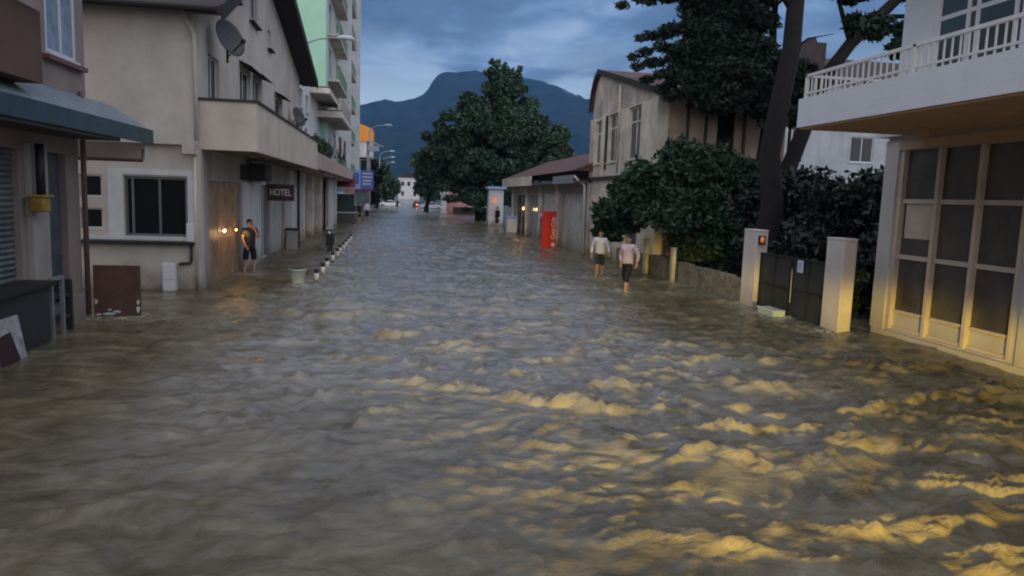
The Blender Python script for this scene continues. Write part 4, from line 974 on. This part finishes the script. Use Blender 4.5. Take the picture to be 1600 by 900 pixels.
# ------------------------------------------------------------------ R3: old house
def old_house():
    r = thing('old_house', 'weathered two storey old house with tall narrow windows above the shops', 'house', (12, 31, 0))
    F = RIGHT(9.42)
    ops = [(33.7, 34.9, 4.3, 6.3), (31.2, 32.7, 4.3, 6.4), (28.2, 29.8, 4.3, 6.4)]
    wall(F, 26.0, 35.4, -.3, 6.45, .3, ops+[(28, 30, 0, 2.4)]).build('street_wall', M_oldpale, r)
    MB().prism([(9.42, 26, 6.451), (9.42, 35.4, 6.451), (9.42, 35.4, 6.9), (9.42, 35.2, 7.6), (9.42, 34.8, 8.15), (9.42, 34.3, 8.4)], (.3, 0, 0)).build('gable_wall', M_old, r)
    for o in ops: window(F, r, *o, mull=(.5,), trans=(.72,), m=M_oldpale, glass=mat('dusty_pane', (.07, .075, .085), .3, var=.5, scale=4), fr=.08, rec=.12)
    window(F, r, 28, 30, 0, 2.4, m=M_oldpale, sill=False)
    for y in (26.0, 30.2, 33.0, 35.1): B('pilaster', M_oldpale if y < 34 else M_old, r, y, y+.3, .002, .12, 3.7, 6.44, fac=F)
    B('timber_panel', M_timber, r, 32.75, 32.99, .002, .06, 4.0, 6.4, fac=F)
    MB().tube([(9.35, 30.9, 7.5), (9.33, 30.8, 6.6), (9.33, 30.8, 3.8)], .06, 8).build('downpipe', M_oldpale, r, smooth=True)
    B('string_course', M_timber, r, 26.0, 35.4, .002, .14, 3.55, 3.69, fac=F)
    rp = [(25.8, 6.50), (34.3, 8.50), (34.9, 8.22), (35.35, 7.65), (35.6, 6.85)]
    MB().prism([(9.3, y, z+.14) for y, z in rp]+[(9.3, y, z) for y, z in rp[::-1]], (6.5, 0, 0)).build('roof', M_tile, r)
    MB().prism([(9.22, y, z+.18) for y, z in rp]+[(9.22, y, z-.06) for y, z in rp[::-1]], (.075, 0, 0)).build('verge_board', M_dark, r)
    # side wall towards the camera : timber framed veranda
    G = FRONT(26.0)
    wall(G, 9.721, 14.3, -.3, 6.4, .3, [(11.6, 12.3, 4.5, 6.2)]).build('side_wall', M_oldb, r)
    window(G, r, 11.6, 12.3, 4.5, 6.2, m=M_timber, sill=False)
    for x in (10.4, 11.1, 12.6, 13.6, 14.4): B('timber_post', M_timber, r, x, x+.1, .002, .07, 3.6, 6.38, fac=G)
    B('timber_rail', M_timber, r, 10.3, 14.6, .072, .11, 6.05, 6.17, fac=G); B('timber_rail', M_timber, r, 10.3, 14.6, .072, .11, 4.15, 4.27, fac=G)
old_house()
t = thing('white_villa', 'white house seen through the trees below the balcony slab', 'house', (26, 42, 0))
wall(FRONT(41), 18.4, 32, -.3, 9.9, .3, [(26.8, 28.3, 5.4, 6.9), (23.0, 23.8, 5.2, 7.4)]).build('front_wall', plaster('blue_white_plaster', (.40, .43, .46)), t)
window(FRONT(41), t, 26.8, 28.3, 5.4, 6.9, mull=(.5,)); window(FRONT(41), t, 23.0, 23.8, 5.2, 7.4); B('side_wall', M_white, t, 18.4, 18.7, 41.31, 50, -.3, 9.9)
MB().prism([(17.6, 40.4, 9.902), (33, 40.4, 9.902), (33, 45.5, 12.1), (17.6, 45.5, 12.1)], (0, 0, .15)).prism([(17.6, 45.5, 12.1), (33, 45.5, 12.1), (33, 50.5, 9.902), (17.6, 50.5, 9.902)], (0, 0, .149)).build('roof', M_tiledark, t)
MB().prism([(22.6, 40.2, 10.06), (24.4, 40.2, 10.06), (23.5, 40.2, 12.3)], (0, 3, 0)).build('dormer', M_tiledark, t); B('chimney', M_timber, t, 24.5, 25.3, 42, 42.8, 10.4, 12.4)
# ------------------------------------------------------------------ vegetation
tree('pine_tree', 'tall pine with a thick dark leaning trunk beside the gate pillar', (10.55, 20, -.3), (11.2, 20.3, 11.5), .36,
     [(9.0, 20.5, 10.6, 2.2, 2.0, 1.0), (12.6, 20.5, 10.4, 1.8, 1.6, 1.1), (10.8, 21, 12.4, 2.6, 2.4, 1.2)], 16, 16000, .13, M_leafpine, 3, limbs=7, lim_len=2.3, lz=.72, flat=.3, aspect=2.4, r1=.2)
t = tree('dark_conifer', 'broad dark conifer with sweeping boughs in front of the old house', (12.9, 25, -.3), (13.0, 25, 12), .2,
     [(10.2, 24.4, 7.1, 1.2, 1.2, .75), (11.2, 24.6, 7.0, 1.7, 1.3, 1.0), (12.6, 24.8, 7.1, 1.7, 1.3, 1.1), (13.6, 25, 6.5, 1.4, 1.2, .9), (11.0, 24.6, 8.4, 1.3, 1.2, 1.0), (11.6, 24.8, 8.6, 1.1, 1.1, 1.0), (11.3, 24.8, 10.2, 2.0, 1.4, 1.0),  (13.6, 25, 10.9, 1.2, 1.0, .4), (11.7, 24.8, 9.4, 1.6, 1.3, 1.0), (10.4, 24.5, 7.9, 1.4, 1.1, .8), (11.9, 24.6, 7.6, 1.6, 1.3, 1.0), (13.3, 24.8, 7.0, 1.3, 1.1, .8), (12.9, 24.8, 6.3, 1.0, 1.0, .7), (10.6, 24.6, 9.3, 1.3, 1.1, 1.0), (11.6, 24.8, 9.6, 1.1, 1.1, 1.0)], 17, 190000, .065, M_leafpine, 5, more=boughs(11.2, [(7.9, 7.5), (8.15, 8.05), (8.0, 7.15), (8.9, 8.1), (8.4, 6.75), (9.3, 6.2), (9.0, 6.5), (10.2, 5.95), (7.4, 9.2), (7.7, 9.9), (8.4, 9.3), (9.0, 9.8), (9.6, 8.7), (11.4, 5.9)], 24.6, .46, 4)+boughs(12.6, [(14.2, 6.0), (14.3, 7.2), (13.9, 5.6), (13.2, 5.5)], 24.6, .42, 5), shell=.3, limbs=10, lim_len=2.6, lz=.45, flat=.3, aspect=3.2)
t = thing('slanting_pine', 'bare dark pine trunk slanting up behind the white balcony', 'tree', (12.2, 23, -.3))
MB().tube([(12.2, 23, -.3), (12.9, 23, 4), (13.9, 23, 6.9), (14.7, 23, 8.0), (16.2, 23, 9.5), (18, 23, 11.5)], [.3, .27, .22, .2, .17, .1], 12).tube([(14.7, 23, 8.0), (14.2, 23, 9.2), (14.3, 23, 10.3)], [.1, .07, .03], 7).tube([(15.6, 23, 8.9), (16.6, 23, 9.0), (17.5, 23, 9.4)], [.1, .07, .03], 7).build('trunk', M_bark, t, smooth=True)
leaf_mesh('crown', subclumps([(14.3, 23, 9.6, 1.0, .8, .35), (15.2, 23, 8.55, .9, .7, .45), (16.6, 23, 10.4, 1.6, 1, .6), (16.7, 23, 8.2, .7, .7, .8), (17.4, 22.6, 9.6, 1.3, .9, .5)], 9, 31, (.25, .5)), 9000, .12, M_leafpine, t, 31, aspect=2.6)
tree('broadleaf_bush_tree', 'large leafy green tree hanging over the garden wall behind the walking men', (10.2, 26, -.3), (10.3, 25, 3.4), .13,
     [(8.3, 24.4, 3.2, 1.2, 1.0, 1.2), (9.5, 24, 3.7, 1.3, 1.1, 1.05), (10.9, 24, 3.7, 1.5, 1.1, 1.0), (7.8, 25.2, 2.2, 1.1, 1.0, .9), (9.3, 23.8, 2.4, 1.5, 1.0, 1.1), (11.0, 23.6, 2.2, 1.7, 1.1, 1.3), (12.4, 23.5, 3.0, 1.4, 1.0, 1.3), (12.0, 23.0, 1.4, 1.6, 1.0, 1.5), (10.4, 24.2, 1.2, 1.2, .9, 1.2)], 20, 62000, .115, M_leafbush, 8, limbs=9, lim_len=1.6, lz=.35, bark=M_bark2, shell=.35)
t = thing('hanging_branch', 'leafy low branch tip reaching over the water by the walking men', 'plant', (7.6, 25.5, 1.2))
MB().tube([(9.3, 25.8, 2.0), (8.4, 25.6, 1.9), (7.5, 25.5, 1.5)], [.05, .035, .01], 6).build('stem', M_bark2, t)
leaf_mesh('foliage', subclumps([(7.5, 25.5, 1.45, .6, .6, .4), (8.3, 25.5, 1.8, .6, .6, .45)], 9, 77), 1600, .13, M_leafbush, t, 77)
t = thing('garden_hedge', 'dark overgrown hedge filling the garden behind the gate', 'hedge', (13, 19.5, -.3))
MB().tube([(12, 18.5, -.3), (12.2, 18.6, 2.5)], .1, 7).tube([(14.5, 19.5, -.3), (14.3, 19.6, 2.9)], .1, 7).tube([(16.8, 20.5, -.3), (16.9, 20.5, 2.9)], .1, 7).build('stems', M_bark, t)
leaf_mesh('foliage', subclumps([(10.9, 18.8, 1.0, 1.2, 1.2, 1.3), (12.3, 19, 1.9, 1.6, 1.3, 1.9), (13.9, 19.5, 2.35, 1.7, 1.4, 1.9), (15.6, 20, 2.55, 1.8, 1.4, 1.9), (17.4, 21, 2.7, 1.8, 1.4, 1.9), (12.2, 21.5, 2.2, 2.5, 1.2, 2.0), (11.2, 16.5, .7, .9, 1.2, 1.0), (12.8, 17.3, 1.0, 1.5, 1.2, 1.3), (19, 22, 2.2, 2, 1.5, 1.9)], 18, 21), 70000, .11, M_leafhedge, t, 21, shell=.3)

G_ = 'trees at the far end of the street'
tree('plane_tree', 'huge dark green tree with a pointed crown standing in the street end', (9.2, 80, -.3), (9.6, 80, 14), .55,
     [(10.2, 80, 9.8, 5.4, 4.5, 4.4), (8.8, 79, 2.6, 3.2, 2.5, 1.9), (12.4, 79.5, 3.0, 3, 2.5, 1.8), (4.4, 79, 6.8, 3.0, 3, 3.0), (15.5, 80, 8.4, 3.4, 3, 3.2), (7.9, 79.5, 11.6, 2.1, 2.2, 2.1), (11.3, 80, 13.8, 2.3, 2.2, 2.6), (10.4, 80, 13.0, 2.4, 2.4, 2.4), (6.0, 79, 8.8, 3.0, 3, 2.9), (13.4, 80, 9.6, 3.8, 3, 4.2), (6.4, 79, 5.6, 3.3, 3, 2.6), (11.0, 79, 5.4, 4.2, 3, 2.4), (12.3, 80, 15.2, 1.1, 1, 1.6), (10.4, 80, 15.6, 1.2, 1, 1.6)], 34, 120000, .21, M_leaftree, 41, G_, limbs=10, lim_len=5, bark=M_bark, rag=1.22, rs=(.12, .36), lz=.3, shell=.45)
tree('plane_tree', 'smaller dark tree behind the left edge of the huge tree', (4.6, 112, -.3), (5.6, 112, 8), .35, [(5.6, 112, 6.0, 3.6, 3, 3.6), (4.6, 112, 4.4, 2.6, 2.5, 2.4), (8.3, 112, 9, 3.5, 3, 3)], 16, 12000, .38, M_leaftree, 43, G_, lim_len=3)
tree('plane_tree', 'paler rounded tree behind the right side of the huge tree', (17.0, 92, -.3), (17.2, 92, 9), .4, [(17.0, 92, 8.6, 4.2, 3.5, 3.6), (19.8, 92, 7.6, 3.0, 2.6, 2.8), (15.5, 92, 10.6, 2.8, 2.4, 3.2)], 16, 18000, .36, M_leafolive, 45, G_, lim_len=3.5)
tree('roadside_tree', 'dark narrow tree just beyond the blue sign', (-4.0, 108, -.3), (-3.6, 108, 6), .3, [(-3.9, 108, 4.8, 1.9, 2, 3.4), (-3.3, 107, 2.6, 1.5, 1.5, 2)], 14, 9000, .32, M_leafhedge, 51, G_, lim_len=2)
tree('roadside_tree', 'taller dark tree under the far street lamps', (-3.2, 130, -.3), (-2.6, 130, 7.5), .3, [(-2.8, 130, 6.4, 2.2, 2, 3.0), (-1.9, 129, 3.8, 2.3, 2, 2.8), (-4.5, 130, 6.0, 2.4, 2, 3.0)], 14, 10000, .34, M_leaftree, 53, G_, lim_len=2)
tree('roadside_tree', 'small far tree closing the left side of the street end', (-.6, 170, -.3), (-.4, 170, 5), .3, [(-.8, 170, 4.0, 2.6, 2, 2.8), (-3.4, 170, 5.0, 3.2, 2, 3.6)], 12, 6000, .4, M_leaftree, 55, G_, lim_len=2)
tree('roadside_tree', 'low far tree right of the distant white building', (9.5, 185, -.3), (9.5, 185, 5), .3, [(9.0, 185, 4.2, 3.6, 2, 3.6), (12, 185, 5, 4, 2, 4.6)], 12, 7000, .45, M_leaftree, 57, G_, lim_len=2)
for i, (x, y, lab) in enumerate(((-8, 225, 'rounded dark far tree on the left of the street end'), (22, 230, 'rounded dark far tree to the right of the street end'))):
    tree('far_tree', lab, (x, y, -.3), (x, y, 6), .4, [(x, y, 6, 8, 4, 5.5)], 22, 7000, .6, M_leafhedge, 60+i, G_, lim_len=3)

# ------------------------------------------------------------------ far street end
t = thing('distant_building', 'pale distant building closing the end of the street', 'building', (5.5, 300, 0))
wall(FRONT(300), 1.0, 9.5, -.3, 9.0, .4, [(2.2, 3.4, 5.6, 7.4), (4.6, 5.8, 5.6, 7.4), (7, 8.2, 5.6, 7.4), (2.2, 3.4, 1.6, 3.6), (7, 8.2, 1.6, 3.6)]).build('front_wall', M_white, t)
for a, c in ((2.2, 5.6), (4.6, 5.6), (7, 5.6), (2.2, 1.6), (7, 1.6)): window(FRONT(300), t, a, a+1.2, c, c+1.8, sill=False)
MB().prism([(.6, 299.6, 9.002), (9.9, 299.6, 9.002), (5.2, 299.6, 11.2)], (0, 8, 0)).build('roof', M_tiledark, t)
t = thing('pink_wall_house', 'small pink house with a stepped gable beneath the huge tree', 'house', (8.6, 105, 0))
MB().prism([(7.3, 105, -.3), (10.6, 105, -.3), (10.6, 105, 2.2), (9.9, 105, 2.3), (9.7, 105, 3.3), (9.1, 105, 3.4), (8.8, 105, 4.4), (8.2, 105, 4.4), (7.9, 105, 3.4), (7.3, 105, 3.2)], (0, 5, 0)).build('wall', M_pinkw, t)
B('door', M_pipeb, t, 8.2, 9.0, 104.96, 104.999, -.2, 1.7)
t = thing('garden_wall', 'low pink garden wall with a dark base under the huge tree', 'wall', (12, 104, -.3))
B('wall_top', M_pinkw, t, 8.0, 13.2, 103.6, 103.8, 1.0, 1.75); B('wall_base', M_timber, t, 8.0, 13.2, 103.62, 103.78, -.3, .999)
t = thing('white_monument', 'white stone pillar with a carved head at the street end', 'monument', (6.7, 104, -.3))
MB().lathe((6.7, 104, 0), [(.62, -.3), (.62, .15), (.40, .25), (.36, 2.4), (.55, 2.7), (.65, 3.1), (.45, 3.3), (.2, 3.4)], 12).build('shaft', M_white, t); MB().ball((6.5, 104, 3.9), (.32, .3, .4), 10).build('carved_head', M_clwhite, t)

def car(x, y, rz, body, label, lit):
    t = thing('parked_car', label, 'car', (0, 0, 0), 'cars at the far end of the street')
    prof = [(-2.1, .35), (-2.1, .80), (-1.95, .95), (-1.5, 1.0), (-1.0, 1.42), (.6, 1.45), (1.2, 1.0), (1.95, .85), (2.12, .6), (2.12, .35)]
    MB().prism([(-.85, p, z) for p, z in prof], (1.7, 0, 0)).build('body', body, t, .08)
    for s in (-.853, .841): MB().prism([(s, -1.3, 1.02), (s, -.92, 1.36), (s, .55, 1.38), (s, 1.0, 1.02)], (.012, 0, 0)).build('side_window', M_glass, t)
    MB().hexa([(-.72, -1.52, 1.02), (.72, -1.52, 1.02), (.72, -1.5, 1.0), (-.72, -1.5, 1.0), (-.65, -1.06, 1.40), (.65, -1.06, 1.40), (.65, -1.02, 1.38), (-.65, -1.02, 1.38)]).build('rear_window', M_glass, t)
    for sx_ in (-.86, .68):
        for sy in (-1.35, 1.3):
            w = MB().tube([(sx_, sy, .33), (sx_+.18, sy, .33)], .32, 16).build('wheel', M_tyre, t); MB().tube([(sx_-.006, sy, .33), (sx_+.186, sy, .33)], .17, 12).build('rim', M_alu, w)
    for s in (-.78, .48): MB().box(s, s+.3, -2.125, -2.09, .68, .86).build('tail_light', mat('lit_tail_light' if lit else 'tail_light_off', (.5, .02, .02), .3, emit=(1, .10, .06), estr=9 if lit else 0), t)
    MB().box(-.25, .25, -2.115, -2.09, .5, .62).build('number_plate', M_letter, t)
    t.location = (x, y, -.28); t.rotation_euler = (0, 0, rz); return t
car(4.55, 150, R(8), M_clnavy, 'dark car with glowing red tail lights at the street end', True)
car(6.4, 139, R(-75), mat('silver_paint', (.40, .42, .45), .35, metal=.4, coat=.4), 'silver car parked in front of the dark car near the monument', False)
car(-1.2, 150, R(-80), mat('white_paint', (.7, .72, .74), .35, coat=.4), 'white car on the left beneath the far dark trees', False)

# ------------------------------------------------------------------ people
def skin_part(name, verts, edges, radii, m, parent, root=0, sub=2, extra=None):
    me = bpy.data.meshes.new(name); me.from_pydata(verts, edges, []); o = bpy.data.objects.new(name, me); COL.objects.link(o)
    s = o.modifiers.new('skin', 'SKIN'); s.use_smooth_shade = True
    for i, r in enumerate(radii):
        me.skin_vertices[0].data[i].radius = (r, r) if isinstance(r, (int, float)) else r
        me.skin_vertices[0].data[i].use_root = (i == root)
    sb = o.modifiers.new('sub', 'SUBSURF'); sb.levels = sub; sb.render_levels = sub
    bpy.context.view_layer.update()
    m2 = bpy.data.meshes.new_from_object(o.evaluated_get(bpy.context.evaluated_depsgraph_get()))
    bpy.data.objects.remove(o); bpy.data.meshes.remove(me)
    b = MB(); b.bm.from_mesh(m2)
    if extra: extra(b)
    off = parent
    me3 = bpy.data.meshes.new(name); b.bm.to_mesh(me3); b.bm.free(); me3.materials.append(m)
    me3.polygons.foreach_set('use_smooth', [True]*len(me3.polygons))
    q = bpy.data.objects.new(name, me3); COL.objects.link(q); q.parent = parent; return q
def person(label, x, y, rz, pose, top, bottom, z=-.16, scale=1., short=True, group='people wading in the flooded street', sleeves='short', tuck=False):
    t = thing('person', label, 'person', (x, y, z), group, rz); t.scale = (scale,)*3
    p = dict(pelvis=(0, 0, .93), waist=(0, 0, 1.08), chest=(0, -.01, 1.28), neck=(0, -.01, 1.46), skull=(0, -.02, 1.56), crown=(0, -.01, 1.64),
             sL=(-.165, 0, 1.375), sR=(.165, 0, 1.375), eL=(-.22, .03, 1.12), eR=(.22, .03, 1.12), wL=(-.23, -.06, .88), wR=(.23, -.06, .88),
             hL=(-.09, 0, .90), hR=(.09, 0, .90), kL=(-.10, -.02, .50), kR=(.10, -.02, .50), aL=(-.10, .03, .09), aR=(.10, .03, .09), tL=(-.11, -.14, .03), tR=(.11, -.14, .03))
    p.update(pose); K = list(p); V = [Vector(p[k]) for k in K]; ix = {k: i for i, k in enumerate(K)}
    E_ = [('pelvis', 'waist'), ('waist', 'chest'), ('chest', 'neck'), ('neck', 'skull'), ('skull', 'crown'), ('chest', 'sL'), ('chest', 'sR'), ('sL', 'eL'), ('eL', 'wL'), ('sR', 'eR'), ('eR', 'wR'),
          ('pelvis', 'hL'), ('pelvis', 'hR'), ('hL', 'kL'), ('kL', 'aL'), ('aL', 'tL'), ('hR', 'kR'), ('kR', 'aR'), ('aR', 'tR')]
    rad = dict(pelvis=(.14, .10), waist=(.125, .09), chest=(.14, .10), neck=.052, skull=(.078, .092), crown=(.068, .08), sL=.058, sR=.058, eL=.040, eR=.040, wL=.026, wR=.026, hL=.085, hR=.085, kL=.056, kR=.056, aL=.036, aR=.036, tL=.03, tR=.03)
    def extra(b):
        for s in 'LR':      # palm, four fingers and thumb
            w = Vector(p['w'+s]); d = (w-Vector(p['e'+s])).normalized(); side = d.cross(Vector((0, 1, 0)))
            side = side.normalized() if side.length > .1 else Vector((1, 0, 0)); nrm = d.cross(side).normalized()
            b.tube([w-d*.01, w+d*.04, w+d*.085], [.024, .032, .028], 8)
            for k, (o_, ln) in enumerate(((-.027, .062), (-.009, .072), (.009, .068), (.027, .052))):
                q = w+d*.075+side*o_; b.tube([q, q+d*ln*.5+nrm*.006, q+d*ln*.9+nrm*.022], [.0095, .0085, .006], 6)
            q = w+d*.02+side*.028; b.tube([q, q+side*.022+d*.03, q+side*.026+d*.06], [.011, .010, .007], 6)
        hd = Vector(p['skull'])
        b.tube([hd+Vector((0, -.075, .035)), hd+Vector((0, -.105, -.005)), hd+Vector((0, -.085, -.015))], [.008, .016, .01], 6)
        for s in (-1, 1): b.ball(hd+Vector((s*.083, .0, .0)), (.012, .025, .032), 8)
        b.tube([hd+Vector((-.025, -.088, -.045)), hd+Vector((0, -.094, -.044)), hd+Vector((.025, -.088, -.045))], [.004, .007, .004], 5)
    skin_part('body', V, [(ix[a], ix[b_]) for a, b_ in E_], [rad[k] for k in K], M_skin, t, ix['pelvis'], 2, extra)
    # hair and eyes
    hd = Vector(p['skull']); b = MB(); b.ball(hd+Vector((0, .026, .066)), (.080, .090, .062), 14).ball(hd+Vector((0, .050, .02)), (.076, .056, .07), 12)
    h = b.build('hair', M_hair, None, smooth=True); h.parent = t
    b = MB()
    for s in (-1, 1): b.ball(hd+Vector((s*.03, -.083, .018)), (.012, .008, .008), 8)
    h = b.build('eyes', M_eye, None); h.parent = t
    # shirt
    def lerp(a, b_, q): return Vector(p[a]).lerp(Vector(p[b_]), q)
    qs = .55 if sleeves == 'short' else .95
    pts = [Vector(p['pelvis'])+Vector((0, 0, -.04)), Vector(p['waist']), Vector(p['chest'])-Vector((0, 0, .02)), Vector(p['chest'])+Vector((0, 0, .10)), Vector(p['sL']), Vector(p['sR']), Vector(p['neck'])+Vector((0, 0, -.02))]
    ed = [(0, 1), (1, 2), (2, 3), (3, 4), (3, 5), (3, 6)]; rd = [(.175, .135), (.168, .135), (.18, .14), (.12, .10), .078, .078, .056]
    for s, si in (('L', 4), ('R', 5)):
        if sleeves == 'short': pts.append(lerp('s'+s, 'e'+s, .6)); rd.append(.064); ed.append((si, len(pts)-1))
        else:
            pts.append(Vector(p['e'+s])); rd.append(.056); ed.append((si, len(pts)-1)); pts.append(lerp('e'+s, 'w'+s, .85)); rd.append(.042); ed.append((len(pts)-2, len(pts)-1))
    skin_part('shirt', pts, ed, rd, top, t, 1, 2)
    q = .92 if short else 1.55
    pts = [Vector(p['waist'])+Vector((0, 0, -.05)), Vector(p['pelvis']), Vector(p['hL']), Vector(p['hR']), Vector(p['kL']), Vector(p['kR'])]; ed = [(0, 1), (1, 2), (1, 3), (2, 4), (3, 5)]; rd = [(.14, .11), (.155, .12), .098, .098, .085, .085]
    if short == 'rolled':
        pts += [lerp('kL', 'aL', .35), lerp('kR', 'aR', .35)]; ed += [(4, 6), (5, 7)]; rd += [.075, .075]
    skin_part('shorts', pts, ed, rd, bottom, t, 1, 2)
    return t
walkA = dict(kL=(-.10, -.20, .53), aL=(-.12, -.12, .13), tL=(-.13, -.28, .10), kR=(.10, .05, .50), aR=(.11, .24, .12), tR=(.12, .10, .05), eL=(-.27, .06, 1.13), wL=(-.28, -.02, .88), eR=(.27, -.02, 1.13), wR=(.28, -.14, .92))
walkB = dict(kL=(-.11, .08, .50), aL=(-.13, .36, .16), tL=(-.14, .24, .06), kR=(.11, -.22, .53), aR=(.13, -.30, .11), tR=(.14, -.45, .06), eL=(-.28, .08, 1.12), wL=(-.24, .04, .90), eR=(.27, .10, 1.14), wR=(.24, .06, .92))
mouth = dict(eR=(.20, -.16, 1.16), wR=(.06, -.20, 1.40), eL=(-.22, .02, 1.12), wL=(-.16, -.10, .92), kL=(-.14, -.03, .50), aL=(-.17, .02, .09), tL=(-.20, -.14, .03), kR=(.11, -.02, .5), aR=(.13, .03, .09))
person('man in dark shirt and black shorts by the varnished doors, hand at his mouth', -4.42, 23.7, R(35), mouth, M_clnavy, M_clblack, scale=1.08)
person('man in a pale pink shirt and rolled black trousers wading nearest the gate', 6.72, 20.6, R(-48), walkB, M_clpink, M_clblack, scale=1.06, short='rolled', sleeves='long')
person('man in a white shirt and dark shorts wading under the leafy tree', 6.98, 24.5, R(-8), walkA, M_clwhite, M_clnavy, scale=1.04, sleeves='long')
person('person in black standing beside the dark green kiosk', -3.1, 66, R(60), {}, M_clblack, M_clblack, scale=1.1, sleeves='long')
person('person in a white top and dark trousers beside the grey post', -2.75, 74, R(20), {}, M_clwhite, M_clblack, scale=1.12, sleeves='long', short='rolled')
person('distant person in dark clothes wading in the middle of the street', .35, 126, R(10), walkA, M_clnavy, M_clblack, scale=1.05, sleeves='long')
person('person in black standing before the lit booth', 8.4, 61, R(-60), {}, M_clblack, M_clblack, scale=1.15, sleeves='long')
# disturbed water round the walkers' legs
